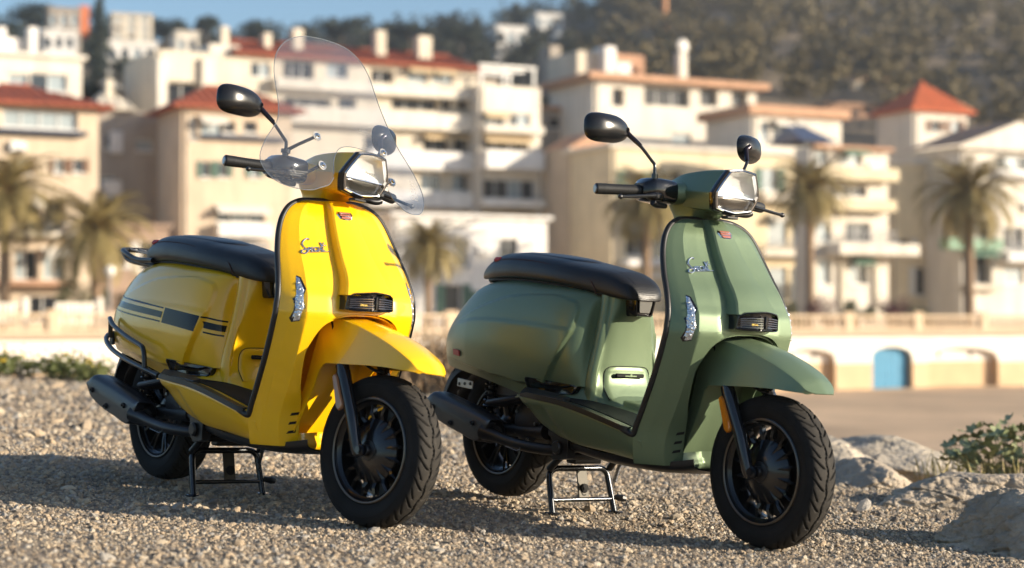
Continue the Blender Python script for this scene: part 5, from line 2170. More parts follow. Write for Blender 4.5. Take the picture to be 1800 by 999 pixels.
        for x, zt, zb, yt in zip(xs2, zt2, zb2, yt2):
            rows.append([(x, sg * (yt - .012), zt + .001), (x, sg * yt, zt - .006), (x, sg * (yt - .001), zt - .2 * (zt - zb)), (x, sg * (yt - .010), zt - .5 * (zt - zb)), (x, sg * (yt - .030), zt - .85 * (zt - zb)), (x, sg * (yt - .048), zb), (x, sg * (yt - .075), zb - .002)])
        G = cr2(rows, 5, 4)
        # diagonal crease where the skirt turns in
        cre = np.clip((G[..., 0] - (-.80 + (.36 - G[..., 2]) * .9)) / .02, 0, 1)
        G[..., 1] -= sg * .010 * (1 - cre * cre * (3 - 2 * cre)) * np.clip((.372 - G[..., 2]) / .02, 0, 1)
        MB().shell(G, .004, flip=sg < 0).obj('side_skirt', paint_m, root, sharp=40)
    # belly pan and frame rails
    rows = []
    for x, zc, w in ((-.92, .255, .12), (-.80, .225, .17), (-.62, .205, .19), (-.42, .196, .19), (-.30, .198, .165), (-.22, .212, .12)):
        rows.append([(x, -w, zc + .035), (x, -w * .96, zc + .012), (x, -w * .7, zc), (x, 0, zc - .004), (x, w * .7, zc), (x, w * .96, zc + .012), (x, w, zc + .035)])
    MB().shell(cr2(rows, 4, 3), .005, flip=True).obj('belly_pan', M_SAT, root)
    # solid core so that no light leaks through the tunnel
    s = MB().box((-.66, 0, .30), (.48, .36, .10), bev=.02)
    s.obj('light_block_core', M_ENG, root)

    # ---- leg shield
    zr = np.array(sorted(set(list(np.linspace(.222, .62, 44)) + list(np.linspace(.62, .64, 12)) + list(np.linspace(.64, .985, 46)))))
    for sg in (-1, 1):
        rows = []
        for z in zr:
            ye, yl = sh_ye(z), sh_lip(z) if z < .636 else 0.0
            rows.append([(float(sh_x(y, z)), sg * y, z) for y in yl + (ye - yl) * (1 - (1 - np.linspace(0, 1, 40)) ** 1.3)])
        shield = MB().shell(np.array(rows), .012, flip=sg > 0).obj('leg_shield', paint_m, root, sharp=14)
        if sg < 0:
            shield_r = shield
        # returning inner wall at the lip, back to the liner
        rows = []
        for z in np.linspace(.222, .612, 24):
            y = sh_lip(z)
            x = float(sh_x(y, z)) - .006
            k = np.clip((z - .50) / .12, 0, 1)
            rows.append([(x, sg * y, z), (x - .03, sg * (y - .004 - .01 * k), z + .010 * k), (x - .09, sg * (y - .016 - .02 * k), z + .02 * k), (-.395 + .05 * k, sg * (y - .03 - .03 * k), z + .03 * k)])
        MB().shell(cr2(rows, 2, 3), .004, flip=sg > 0).obj('lip_return', paint_m, root)
    # lip arch underside (connects right and left over the fender)
    rows = []
    for a in np.linspace(-1, 1, 25):
        y = a * .13
        z = .634 - .034 * abs(a) ** 3
        x = float(sh_x(y, max(z, .6))) - .010
        rows.append([(x, y, z), (x - .05, y * .95, z + .012), (x - .12, y * .85, z + .015), (-.36, y * .7, z + .015)])
    MB().shell(cr2(rows, 1, 3), .004).obj('arch_ceiling', paint_m, root)
    # inner side of the shield (rider's side)
    rows = []
    for z in np.linspace(.31, .97, 30):
        ye = sh_ye(z) - .02
        xb = float(sh_xe(z)) - .012
        rows.append([(xb - .055 * (1 - f * f), f * ye, z) for f in np.linspace(-1, 1, 15)])
    MB().shell(np.array(rows), .004, flip=True).obj('inner_shield', paint_m, root)
    # black edge trim
    for sg in (-1, 1):
        pth = [(sh_xe(.985) + .012, sg * .0, .9875), (sh_xe(.985) + .006, sg * .05, .987)]
        for z in np.concatenate([[.984, .978, .968, .955, .94], np.linspace(.92, .32, 26)]):
            pth.append((float(sh_xe(z)) - .002, sg * (float(sh_ye(z)) - .001), z))
        pth += [(-.358, sg * .2515, .3125), (-.372, sg * .256, .3150), (-.40, sg * .261, .3265)]
        MB().tube(pth, .0097, 10, smooth=3, flat=.95).obj('shield_trim', M_TRIM, root)
    # front liner behind the wheel, with louvres
    rows = []
    for z, x, w in ((.205, -.33, .12), (.24, -.335, .122), (.30, -.345, .124), (.40, -.36, .145), (.50, -.355, .15), (.58, -.34, .13), (.66, -.32, .11)):
        rows.append([(x + .045 * abs(f) ** 2.2 * (.5 if z < .35 else .6), f * w, z) for f in np.linspace(-1, 1, 13)])
    liner = MB().shell(cr2(rows, 4, 2), .004, flip=True).obj('front_liner', paint_m, root)
    # lower nose below the liner
    rows = []
    for z, x, w in ((.262, -.275, .118), (.240, -.268, .124), (.225, -.262, .126), (.212, -.270, .120), (.204, -.30, .11)):
        rows.append([(x - .05 * (1 - abs(f)) ** 1.2, f * w, z) for f in np.linspace(-1, 1, 13)])
    MB().shell(cr2(rows, 3, 2), .004, flip=True).obj('lower_nose', paint_m, root)
    for sg in (-1, 1):
        for k, z in enumerate((.318, .290, .262)):
            shieldpatch([(sg * (.158 + .001 * k), z - .002), (sg * .132, z + .002), (sg * .131, z + .011), (sg * .155, z + .007)], .0006, .004, 3).obj('louvre', M_DARKH, liner)  # patch on the skin; the slot's shade is put into its colour
        for k, z in enumerate((.475, .44, .405)):
            s = MB().prism([(-.345, sg * .118, z), (-.325, sg * .128, z + .004), (-.323, sg * .128, z + .014), (-.343, sg * .118, z + .008)], (.006, 0, 0))
            s.obj('louvre', M_DARKH, liner)  # dark solid sliver standing in for a shaded slot

    # ---- centre panel with badge and horn grille
    def wpan(z): return pws(z, [.64, .69, .73, .80, .87, .97, .985], [.100, .086, .070, .058, .048, .034, .030])
    def rpan(z): return pws(z, [.64, .69, .73, .80, .87, .97, .985], [.040, .042, .040, .034, .029, .023, .019])
    rows = []
    for z in np.linspace(.692, .984, 40):
        w, r_ = float(wpan(z)), float(rpan(z))
        sec = [(w + .004, -.006), (w + .0025, -.003), (w + .002, .05), (w - .001, .93), (w - .003, 1.0), (w * .6, 1.07), (0, 1.12)]
        half = []
        for y, k in sec:
            half.append((float(sh_x(y, z)) + (r_ * k if k > .01 else k), -y, z))
        rows.append(half + [(a, -b, c) for a, b, c in half[-2::-1]])
    rows = np.array(rows)
    MB().shell(rows, .004).obj('centre_panel', paint_m, root, sharp=26)
    pf = lambda y, z: float(sh_x(y, z)) + float(rpan(z)) * 1.12
    # badge
    bp = [(-.026, .953), (.026, .953), (.030, .945), (.022, .930), (.012, .926), (-.012, .926), (-.022, .930), (-.030, .945)]
    s = MB()
    rows = []
    for f, d in ((1.0, -.003), (1.0, .004), (.88, .007), (.80, .0065), (.05, .0065)):
        rows.append([(pf(y * f, .9395 + (z - .9395) * f) + d, y * f, .9395 + (z - .9395) * f) for y, z in bp])
    s.grid(np.array(rows), cv=True)
    bdg = s.obj('badge', M_CHR, root, sharp=30)
    s = MB()
    for z0, z1, w in ((.9475, .9520, .020), (.9405, .9445, .021), (.9315, .9375, .017)):
        s.prism([(pf(y, z) + .0072, y, z) for y, z in ((-w, z0), (w, z0), (w, z1), (-w, z1))], (.001, 0, .0003))
    s.obj('badge_enamel', mat('enamel_rust', (.33, .10, .07), rough=.3, coat=.5), bdg)
    # horn grille
    def ghood(v):
        # v 0..1 from back to front of hood
        return v
    def gx(y): return -.058 - 5.0 * y * y
    out = []
    for (y0, z0), (y1, z1) in zip([(-.089, .650), (-.084, .690), (-.062, .700), (0, .706), (.062, .700), (.084, .690), (.089, .650), (.06, .646), (0, .645), (-.06, .646)], [(-.084, .690), (-.062, .700), (0, .706), (.062, .700), (.084, .690), (.089, .650), (.06, .646), (0, .645), (-.06, .646), (-.089, .650)]):
        for t in np.arange(6) / 6:
            out.append((y0 + (y1 - y0) * t, z0 + (z1 - z0) * t))
    out = np.array(out)
    gc = arr(0, .672)
    rows = []
    for f, fz, d in ((.99, 1.06, -.095), (1.0, 1.05, -.03), (1.0, 1.03, -.006), (.995, 1.0, .0), (.965, .95, .0005), (.945, .88, -.002), (.93, .84, -.016), (.5, .4, -.018), (.02, .02, -.018)):
        rows.append([(gx(y * f) + d, y * f, gc[1] + (z - gc[1]) * fz) for y, z in out])
    horn = MB().grid(np.array(rows), cv=True).obj('horn_grille', M_BLK, root, sharp=30)
    for k in range(5):
        z = .6565 + k * .0070
        for sg in (-1, 1):
            ys_ = np.linspace(.010, .076, 8) * sg
            pth = [(gx(y) - .002, y, z - .0045 * (abs(y) / .088) ** 2 * (k / 4)) for y in ys_]
            MB().tube(pth, .0017, 6).obj('grille_bar', mat('grille_bar_metal', (.34, .31, .30), rough=.3, metal=1.0), horn)
    s = MB().box((-.060, 0, .6715), (.010, .009, .040), bev=.002)
    s.obj('grille_divider', M_BLK, horn)
    V, F = text_mesh('SPECIAL', .0075, 0, .0004)
    s = MB().add(np.stack([np.full(len(V), -.0625) + V[:, 2], V[:, 0] - .055, V[:, 1] + .6625], 1), F)
    s.obj('grille_plate', mat('plate_gold', (.55, .40, .10), rough=.3, metal=.8), horn, smooth=False, fixn=False)

    # turn signals
    ts = [(-.2028, .7423), (-.1961, .7370), (-.1925, .7050), (-.1975, .6494), (-.2046, .6113), (-.2170, .6070), (-.2215, .6180), (-.2170, .6736), (-.2085, .715)]
    for sg in (1, -1):
        P = [(y * sg, z) for y, z in ts]
        c = np.array(P).mean(0)
        big = [tuple(c + (np.array(p) - c) * arr(1.34, 1.05)) for p in P]
        t = shieldpatch(big, .0012).obj('turn_signal', M_BLK, root, sharp=30)
        shieldpatch(P, .0024, .004).obj('reflector_bowl', M_SIG, t, sharp=60)
        s = MB()
        for k in range(6):
            z = .625 + k * .0195
            y = sg * float(np.interp(z, [.60, .64, .70, .742], [-.2105, -.2075, -.2030, -.2015]))
            s.lathe([(0, .0012), (.002, .0010), (.0036, .0003), (.0048, -.002)], 14, 'x', (float(sh_x(y, z)) + .0030, y, z))
        s.obj('lens', mat('signal_lens_bluish', (.70, .74, .80), rough=.05, metal=.9), t)

    # chrome script on the shield: "Special V"
    O = arr(0, -.1700, .8145)
    def emb(u, v):       # u to the rider's left along the shield, v up (metres)
        y, z = -.1715 + u * .998 + v * .10, .815 + u * .085 + v * .99
        return (float(sh_x(y, z)) + .0025, y, z)
    s = MB()
    S = [(.036, .040), (.032, .0435), (.022, .0415), (.012, .034), (.009, .026), (.014, .017), (.022, .009), (.022, .003), (.014, -.002), (.005, -.001), (.002, .004), (.006, .0085), (.015, .0095), (.026, .0105)]
    Q = cr(np.array(S), 5)
    s.tube([emb(*q) for q in Q], .0026, 8)
    V, F = text_mesh('PECIAL', .0185, .25, .0012, .0007, 1.05)
    V = V * arr(.98, 1, 1)
    s.add([np.array(emb(.0225 + a, .0045 + b)) + arr(c + .0005, 0, 0) for a, b, c in V], F)
    V, F = text_mesh('V-', .019, .2, .0012, .0008)
    s.add([np.array(emb(.066 + a * 1.3, .0175 + b)) + arr(c + .0005, 0, 0) for a, b, c in V], F)
    s.tube([emb(u, .0015) for u in np.linspace(.026, .099, 12)], .0014, 6)
    s.obj('script_emblem', M_CHR, root, sharp=35, fixn=False)

    # ---- fender (steers with the fork)
    fr = [((.198, .474), (.191, .034, .474), (.176, .056, .4735)), ((.184, .490), (.176, .057, .482), (.158, .071, .474)), ((.155, .519), (.150, .069, .505), (.128, .083, .4760)),
          ((.100, .550), (.100, .078, .533), (.078, .090, .479)), ((.030, .580), (.030, .082, .562), (.010, .096, .480)), ((-.080, .611), (-.080, .086, .597), (-.090, .101, .478)),
          ((-.165, .627), (-.165, .089, .612), (-.158, .105, .476)), ((-.222, .628), (-.212, .091, .610), (-.184, .107, .474)), ((-.247, .598), (-.233, .096, .580), (-.194, .107, .465)),
          ((-.262, .500), (-.249, .100, .500), (-.206, .107, .448)), ((-.285, .400), (-.272, .100, .400), (-.228, .106, .388)), ((-.318, .310), (-.305, .100, .310), (-.265, .106, .304)), ((-.352, .240), (-.340, .100, .240), (-.300, .106, .238))]
    rows = []
    for c, sh, e in fr:
        c = arr(c[0], 0, c[1]); sh = arr(*sh); e = arr(*e)
        half = [c, c + (sh - c) * arr(.45, .5, .30), c + (sh - c) * arr(.85, .86, .72), c + (sh - c) * arr(.99, .985, .97), sh + (e - sh) * .03, sh + (e - sh) * .35, sh + (e - sh) * .7, e]
        rows.append([p * arr(1, -1, 1) for p in half[::-1]] + half[1:])
    MB().shell(cr2(rows, 6, 3), .0035, flip=True).obj('fender', paint_m, root, sharp=45, M=ST)
    # forks
    for sg in (-1, 1):
        s = MB()
        y = sg * .084
        s.tube([(-.128, y, .475), (-.118, y, .45)], [.021, .021], 16)
        s.tube([(-.120, y, .455), (-.060, y, .335), (-.020, y, .228), (-.014, y, .212)], [.0225, .0195, .0175, .013], 18)
        s.tube([(-.125, y, .47), (-.2, y * .9, .62)], .016, 14)
        s.box((-.010, y, .226), (.040, .020, .036), rot=Matrix.Rotation(R(-20), 3, 'Y'), bev=.006)
        s.tube([(0, y - .004 * sg, .2295), (0, y + sg * .016, .2295)], .0105, 14)
        f = s.obj('fork_leg', mat('fork_black_blue', (.010, .011, .014), rough=.2, coat=.4), root, M=ST)
        rp = [(-.134, .440), (-.126, .446), (-.116, .438), (-.080, .356), (-.082, .343), (-.092, .338), (-.101, .345)]
        s = MB().prism([(x, y + sg * .017, z) for x, z in rp], (0, sg * .012, 0), .003)
        s.obj('reflector', M_BROWNREF if yellow else M_AMB, f, sharp=40)
    s = MB()
    s.tube([(-.165, .072, .55), (-.13, .075, .46), (-.075, .062, .36), (-.05, .06, .29)], .0045, 8, smooth=5)
    s.tube([(-.15, -.06, .53), (-.06, -.03, .475), (-.01, -.02, .465)], .005, 8, smooth=4)
    s.obj('brake_hose', M_TRIM, root, M=ST)
    s = MB()
    s.box((.03, .055, .30), (.07, .035, .06), rot=Matrix.Rotation(R(40), 3, 'Y'), bev=.01)
    s.obj('brake_caliper', M_SAT, root, M=ST)
    # under-fender bracket between the legs
    s = MB().box((-.135, 0, .53), (.06, .16, .05), rot=Matrix.Rotation(R(-28), 3, 'Y'), bev=.01).tube([(-.16, 0, .5), (-.27, 0, .70)], .024, 14)
    s.obj('fork_crown', M_SAT, root, M=ST)
    wheel(root, True, ST @ Matrix.Translation((0, -.008, .2295)))
    wheel(root, False, Matrix.Translation((-1.3446, 0, .2496)) @ Matrix.Rotation(.6, 4, 'Y'))

    # ---- engine, swing arm, exhaust
    s = MB()
    s.box((-1.02, .03, .275), (.34, .20, .13), rot=Matrix.Rotation(R(4), 3, 'Y'), bev=.03)
    s.lathe([(0, -.13), (.055, -.13), (.075, -.12), (.078, -.02), (.06, .0)], 32, 'y', (-1.08, 0, .295))
    for k in range(7):
        s.box((-.845 - k * .014, -.01, .300), (.006, .15, .13), bev=.002)
    s.box((-.89, -.01, .30), (.12, .11, .10), bev=.01)
    eng = s.obj('engine', M_ENG, root)
    for k in range(5):
        a = k * 1.2566
        MB().lathe([(0, -.135), (.006, -.135), (.007, -.128)], 8, 'y', (-1.08 + .06 * math.cos(a), 0, .295 + .06 * math.sin(a))).obj('bolt', M_BOLT, eng)
    s = MB().box((-1.17, .115, .27), (.46, .07, .11), rot=Matrix.Rotation(R(3), 3, 'Y'), bev=.025)
    s.obj('transmission_case', M_ENG, root)
    s = MB()
    s.box((-1.12, -.13, .372), (.24, .10, .022), rot=Matrix.Rotation(R(-11), 3, 'Y') @ Matrix.Rotation(R(12), 3, 'Z'), bev=.008)
    s.box((-1.20, -.06, .40), (.22, .10, .07), bev=.015)
    s.obj('air_box', mat('air_box_black', (.012, .013, .018), rough=.45), root)
    s = MB().tube([(-1.34, -.105, .25), (-1.15, -.115, .262), (-.98, -.11, .27)], [.020, .022, .026], 12)
    s.obj('swing_arm', M_ENG, root)
    # engine hanger with round bolt
    s = MB()
    s.prism([(-.865, -.185, .345), (-.765, -.185, .300), (-.765, -.185, .200), (-.81, -.185, .192), (-.845, -.185, .205)], (0, .03, 0), .0)
    hang = s.obj('engine_hanger', M_SAT, root)
    MB().lathe([(0, -.012), (.018, -.012), (.023, -.007), (.023, .0)], 20, 'y', (-.815, -.187, .232)).obj('pivot_cap', mat('pivot_cap_black', (.02, .02, .02), rough=.3), hang)
    # header pipe
    s = MB().tube([(-.80, -.09, .24), (-.84, -.16, .222), (-.95, -.195, .222), (-1.06, -.205, .232), (-1.14, -.21, .245), (-1.20, -.215, .255)], [.017, .018, .019, .019, .022, .030], 14, smooth=5)
    s.tube([(-1.02, -.20, .222), (-1.02, -.20, .245)], .006, 8)
    hdr = s.obj('exhaust_pipe', M_EXH, root)
    s = MB().tube([(-1.055, -.226, .216), (-1.0, -.219, .206), (-.985, -.217, .212), (-.982, -.216, .226)], .0016, 6)
    s.obj('pipe_clip', M_BOLT, hdr)
    # muffler
    s = MB()
    s.tube([(-1.165, -.195, .250), (-1.20, -.180, .258), (-1.30, -.170, .276), (-1.42, -.168, .300), (-1.52, -.170, .324), (-1.552, -.172, .332), (-1.557, -.172, .333)], [.028, .046, .055, .055, .050, .040, .020], 22, smooth=3)
    muf = s.obj('muffler', M_EXH, root)
    xt = [-1.556, -1.548, -1.53, -1.51, -1.47, -1.38, -1.30, -1.22, -1.17, -1.145]
    zt_ = lambda x: pws(x, [-1.556, -1.535, -1.512, -1.49, -1.30, -1.143], [.346, .366, .375, .371, .334, .299])
    zb_2 = lambda x: pws(x, [-1.556, -1.52, -1.44, -1.33, -1.225, -1.195, -1.143], [.338, .297, .266, .240, .219, .231, .292])
    rows = []
    for x in np.concatenate([np.linspace(-1.556, -1.50, 8), np.linspace(-1.48, -1.24, 14), np.linspace(-1.23, -1.145, 10)]):
        t_, b_ = float(zt_(x)), float(zb_2(x))
        hh = t_ - b_
        r_ = min(.016, hh * .4)
        rows.append([(x, -.155, t_ - .010), (x, -.180, t_ - .002), (x, -.205, t_), (x, -.220, t_ - r_ * .18), (x, -.2285, t_ - r_ * .55), (x, -.2325, t_ - r_), (x, -.2335, t_ - r_ - (hh - r_) * .5), (x, -.2325, b_ + .004 * (hh > .01)), (x, -.2285, b_), (x, -.205, b_ - .002)])
    hsd = MB().shell(np.array(rows), .003, flip=True).obj('heat_shield', mat('heat_shield_black', (.020, .021, .025), rough=.38, coat=.1, bump=.05, bscale=600), muf, sharp=38)
    for x, z in ((-1.501, .320), (-1.385, .270), (-1.246, .281)):
        b = MB().lathe([(0, -.010), (.0035, -.0105), (.004, -.0055), (.008, -.006), (.0095, -.003), (.0095, .004)], 16, 'y', (x, -.2345, z))
        b.obj('bolt', mat('bolt_black', (.03, .03, .032), rough=.3, metal=.6), muf)

    # rear mudguard and plate holder
    rows = []
    for x, z, w in ((-1.47, .505, .07), (-1.58, .485, .075), (-1.655, .44, .075), (-1.70, .38, .07), (-1.735, .325, .065)):
        rows.append([(x + .03 * (abs(f) > .9), f * w, z - .03 * (abs(f) > .9)) for f in np.linspace(-1, 1, 9)])
    mg = MB().shell(cr2(rows, 4, 1), .005, flip=True).obj('rear_mudguard', M_MAT, root)
    s = MB().box((-1.655, 0, .385), (.012, .13, .15), rot=Matrix.Rotation(R(22), 3, 'Y'), bev=.005)
    s.obj('plate_holder', M_SAT, mg)
    if not yellow:
        s = MB().box((-1.50, -.098, .405), (.10, .004, .030), rot=Matrix.Rotation(R(4), 3, 'Y'), bev=.0018)
        pl = s.obj('steel_plate', mat('galvanised_plate', (.42, .42, .40), rough=.4, metal=.7), mg)
        for dx in (-.035, 0, .035):
            MB().lathe([(0, -.003), (.0055, -.003), (.0065, 0)], 10, 'y', (-1.50 + dx, -.1, .405 + dx * .06)).obj('plate_bolt', M_SAT, pl)
    rows = []
    for x, z in ((-1.20, .46), (-1.34, .49), (-1.48, .47), (-1.56, .41), (-1.60, .33)):
        rows.append([(x, f * .075, z - .02 * (abs(f) > .9)) for f in np.linspace(-1, 1, 7)])
    MB().shell(cr2(rows, 4, 1), .004, flip=True).obj('inner_mudguard', M_SAT, root)
    # shock absorber
    s = MB().tube([(-1.34, -.10, .26), (-1.31, -.115, .36), (-1.29, -.12, .48)], [.014, .013, .013], 12)
    sh_ = s.obj('shock_absorber', M_SAT, root)
    s = MB()
    tt = np.linspace(0, 1, 120)
    s.tube([(-1.333 + .04 * t, -.103 - .016 * t + .024 * math.cos(t * 56), .29 + .17 * t + .006 + .0 * math.sin(t * 56)) if False else
            (-1.333 + .04 * t + .024 * math.sin(t * 56), -.103 - .016 * t + .024 * math.cos(t * 56), .29 + .17 * t) for t in tt], .004, 6)
    s.obj('shock_spring', M_STEEL, sh_)

    # ---- centre stand
    s = MB()
    pth = [(-.897, -.133, .006), (-.930, -.127, .110), (-.936, -.122, .135), (-.938, -.098, .150), (-.938, -.05, .151), (-.938, .05, .151), (-.938, .098, .150), (-.936, .122, .135), (-.930, .127, .110), (-.897, .133, .006)]
    P = np.array(pth)
    s.tube(np.vstack([P[:2], cr(P[1:9], 4), P[9:]]), .0105, 12)
    s.tube([(-.910, -.130, .048), (-.910, .130, .048)], .0075, 10)
    stand = s.obj('centre_stand', M_STEEL, root)
    for sg in (-1, 1):
        s = MB().box((-.895, sg * .137, .005), (.050, .030, .009), bev=.003)
        s.obj('stand_foot', M_STEEL, stand)
    s = MB().box((-.926, .012, .100), (.006, .044, .106), rot=Matrix.Rotation(R(-13), 3, 'Y'), bev=.002)
    s.obj('stand_tongue', mat('stand_tongue_steel', (.06, .055, .045), rough=.55, metal=.5), stand)
    MB().lathe([(0, .0045), (.014, .0045), (.016, .0035), (.016, -.003)], 16, 'x', (-.918, .014, .085)).obj('tongue_hole', M_DARKH, stand)  # dark disc on the tongue, painted as the hole's shade
    MB().tube([(-.905, .138, .055), (-.890, .160, .052), (-.888, .172, .05)], [.008, .013, .010], 8).obj('stand_tab', M_TRIM, stand)
    s = MB().tube([(-.93, -.13, .150), (-.87, -.12, .205)], .012, 10).tube([(-.93, .13, .150), (-.87, .12, .205)], .012, 10).tube([(-.885, -.15, .198), (-.885, .15, .198)], .013, 12)
    s.box((-.91, 0, .185), (.05, .12, .03), bev=.006)
    s.obj('stand_pivot', M_SAT, root)
    tt = np.linspace(0, 1, 150)
    s = MB().tube([(-.80 - .03 * t + .0065 * math.sin(t * 95), .072 + .0065 * math.cos(t * 95), .190 - .075 * t) for t in tt], .0018, 5)
    s.tube([(-.80, .072, .205), (-.80, .072, .188)], .002, 6).tube([(-.83, .072, .116), (-.834, .075, .096), (-.842, .081, .094)], .002, 6, smooth=3)
    s.obj('stand_spring', M_BOLT, root)

    # ---- headset
    hs = [(-.520, 1.082, .020, .022), (-.505, 1.082, .040, .034), (-.47, 1.083, .060, .042), (-.42, 1.083, .078, .054), (-.36, 1.080, .087, .063), (-.30, 1.077, .092, .068), (-.255, 1.074, .094, .069), (-.235, 1.073, .0945, .0685)]
    fc = [(0, .99), (.60, .885), (1.01, -.12), (.82, -.86), (0, -1.03)]
    face = []
    for k in range(4):
        (u0, v0), (u1, v1) = fc[k], fc[k + 1]
        for t in (0.0, .04, .12, .3, .5, .7, .88, .96):
            bow = .022 * math.sin(math.pi * t)
            face.append((u0 + (u1 - u0) * t + bow * (v0 - v1 > .5), v0 + (v1 - v0) * t + bow * (.8 if k == 0 else (-.8 if k == 3 else 0))))
    face.append(fc[-1])
    rows = []
    for x, zc, hy, hz in hs:
        half = [(x + (v * hz) * .30 * np.clip((x + .50) / .2, 0, 1), -u * hy, zc + v * hz) for u, v in face]
        rows.append(half + [(a, -b, c) for a, b, c in half[-2:0:-1]])
    G = cr(np.array(rows), 4)
    s = MB().grid(G, cv=True)
    n = G.shape[1]
    s.f.append(tuple(range(n)))
    # bar arms
    for sg in (-1, 1):
        rows = []
        for y, x, zc, hx, hz in ((.03, -.41, 1.068, .065, .036), (.09, -.415, 1.067, .058, .036), (.115, -.420, 1.067, .052, .035), (.172, -.423, 1.066, .047, .034)):
            rows.append([(x + hx * math.cos(a), sg * y, zc + hz * math.copysign(abs(math.sin(a)) ** .75, math.sin(a))) for a in np.arange(20) * 2 * math.pi / 20])
        s.grid(cr(np.array(rows), 3), cv=True, flip=sg > 0)
    head = s.obj('headset', paint_m, root, sharp=50, M=ST)
    # neck
    rows = []
    for z, x0, x1, w in ((.930, -.452, -.350, .056), (.965, -.458, -.345, .057), (.985, -.463, -.338, .058), (1.005, -.472, -.315, .061), (1.025, -.485, -.285, .068), (1.045, -.49, -.27, .076), (1.06, -.48, -.30, .08)):
        xc, hx = (x0 + x1) / 2, (x1 - x0) / 2
        rows.append([(xc + hx * math.copysign(abs(math.cos(a)) ** .55, math.cos(a)), w * math.copysign(abs(math.sin(a)) ** .7, math.sin(a)), z) for a in np.arange(32) * 2 * math.pi / 32])
    MB().grid(cr(np.array(rows), 3), cv=True).obj('neck', paint_m, root, sharp=50, M=ST)
    # headlight: black surround, chrome bezel, reflector, lens
    def fpt(u, v, d, k=1.0):
        return (-.235 + v * .0685 * k * .30 + d, u * .0945 * k, 1.073 + v * .0685 * k)
    ring = [(u, v) for u, v in face] + [(-u, v) for u, v in face[-2:0:-1]]
    ring = np.array(ring)
    def rows_of(spec): return np.array([[fpt(u, v, d, k) for u, v in ring] for k, d in spec])
    s = MB().grid(rows_of([(1.0, -.002), (1.035, .002), (1.04, .012), (1.02, .018), (.95, .020), (.93, .014)]), cv=True)
    hl = s.obj('headlight', M_BLK, root, sharp=35, M=ST)
    MB().grid(rows_of([(.955, .016), (.955, .023), (.925, .0265), (.885, .025), (.865, .018), (.85, .006)]), cv=True).obj('bezel', M_CHR, hl, sharp=35)
    # bowl: upper bright reflector, lower darker lens
    s = MB()
    up = [(-.79, -.24), (-.84, -.10), (-.68, .38), (-.50, .76), (-.25, .82), (0, .86), (.25, .82), (.50, .76), (.68, .38), (.84, -.10), (.79, -.24), (.4, -.19), (0, -.17), (-.4, -.19)]
    s.grid(np.array([[fpt(u * f, .3 + (v - .3) * f, d) for u, v in up] for f, d in ((1.04, .014), (.96, .008), (.7, -.004), (.35, -.010), (.02, -.012))]), cv=True)
    s.obj('reflector', M_REFL, hl, sharp=60)
    s = MB()
    lo_ = [(-.77, -.28), (0, -.22), (.77, -.28), (.74, -.52), (.66, -.76), (.35, -.84), (0, -.88), (-.35, -.84), (-.66, -.76), (-.74, -.52)]
    lo_ = cr(np.array(lo_), 3, closed=True)
    s.grid(np.array([[fpt(u * f, -.5 + (v + .5) * f, d) for u, v in lo_] for f, d in ((1.03, .010), (.95, .013), (.6, .017), (.02, .018))]), cv=True)
    s.obj('low_beam_lens', M_LOWL, hl, sharp=60)
    s = MB()
    for k in range(26):
        u = -.62 + k * 1.24 / 25
        v1 = -.30 + 0
        v0 = -.78 + .30 * max(0, abs(u) - .45) / .25
        s.tube([fpt(u, v1, .0165), fpt(u * .97, (v0 + v1) / 2, .0185), fpt(u * .93, v0, .0155)], .0007, 4)
    s.obj('low_beam_ribs', mat('ribs_grey', (.12, .11, .10), rough=.3, metal=.6), hl)
    s = MB()
    s.add([fpt(u, -.215, .016) for u in (-.80, .80)] + [fpt(u, -.27, .018) for u in (.80, -.80)] + [fpt(u, -.215, .004) for u in (-.80, .80)], [(0, 1, 2, 3), (0, 4, 5, 1)])
    s.obj('reflector_sill', M_CHR, hl, smooth=False)
    if yellow:
        V, F = text_mesh('Lambretta', .0165, 0, .0002)
        s = MB().add([fpt((a - .034) / .0945, .02 + b / .0685, .0175 + c) for a, b, c in V], F)
        s.obj('lamp_lettering', mat('lettering_grey', (.10, .10, .09), rough=.4), hl, smooth=False, fixn=False)
    s = MB().grid(rows_of([(.90, .0255), (.80, .0275), (.5, .0295), (.02, .030)]), cv=True)
    s.obj('lens', MATS['lens_glass'], hl, sharp=60)
    # black lower lip screw plate
    s = MB().box((-.245, 0, .994), (.03, .05, .010), bev=.003)
    s.obj('headset_clip', M_SAT, head)

    # ---- controls
    for sg in (-1, 1):
        y = lambda v: sg * v
        # switch housing
        rows = []
        for yy, x, zc, hx, hz in ((.112, -.420, 1.066, .055, .0375), (.118, -.420, 1.066, .056, .039), (.16, -.422, 1.068, .055, .039), (.192, -.424, 1.069, .052, .037), (.200, -.424, 1.068, .048, .034), (.213, -.426, 1.066, .034, .026), (.222, -.428, 1.064, .026, .024)):
            rows.append([(x + hx * math.copysign(abs(math.cos(a)) ** .5, math.cos(a)), y(yy), zc + hz * math.copysign(abs(math.sin(a)) ** .6, math.sin(a))) for a in np.arange(20) * 2 * math.pi / 20])
        s = MB().grid(np.array(rows), cv=True, flip=sg > 0)
        s.f.append(tuple(range(20)))
        n0 = s.n - 20
        s.f.append(tuple(n0 + j for j in range(20)))
        hsg = s.obj('switch_housing', M_BLK, root, sharp=35, M=ST)
        # grip with ribs
        ax0, ax1 = arr(-.428, y(.215), 1.0645), arr(-.474, y(.356), 1.0595)
        rr, pp = [], []
        for k in range(61):
            f = k / 60
            base = .0162 + .0022 * (abs(f - .45) * 2) ** 2
            rib = .0007 * math.cos(f * 2 * math.pi * 24) if .04 < f < .80 else 0
            if f > .82:
                base, rib = .0172, 0
            if f > .985:
                base = .015
            rr.append(base + rib)
            pp.append(ax0 + (ax1 - ax0) * f)
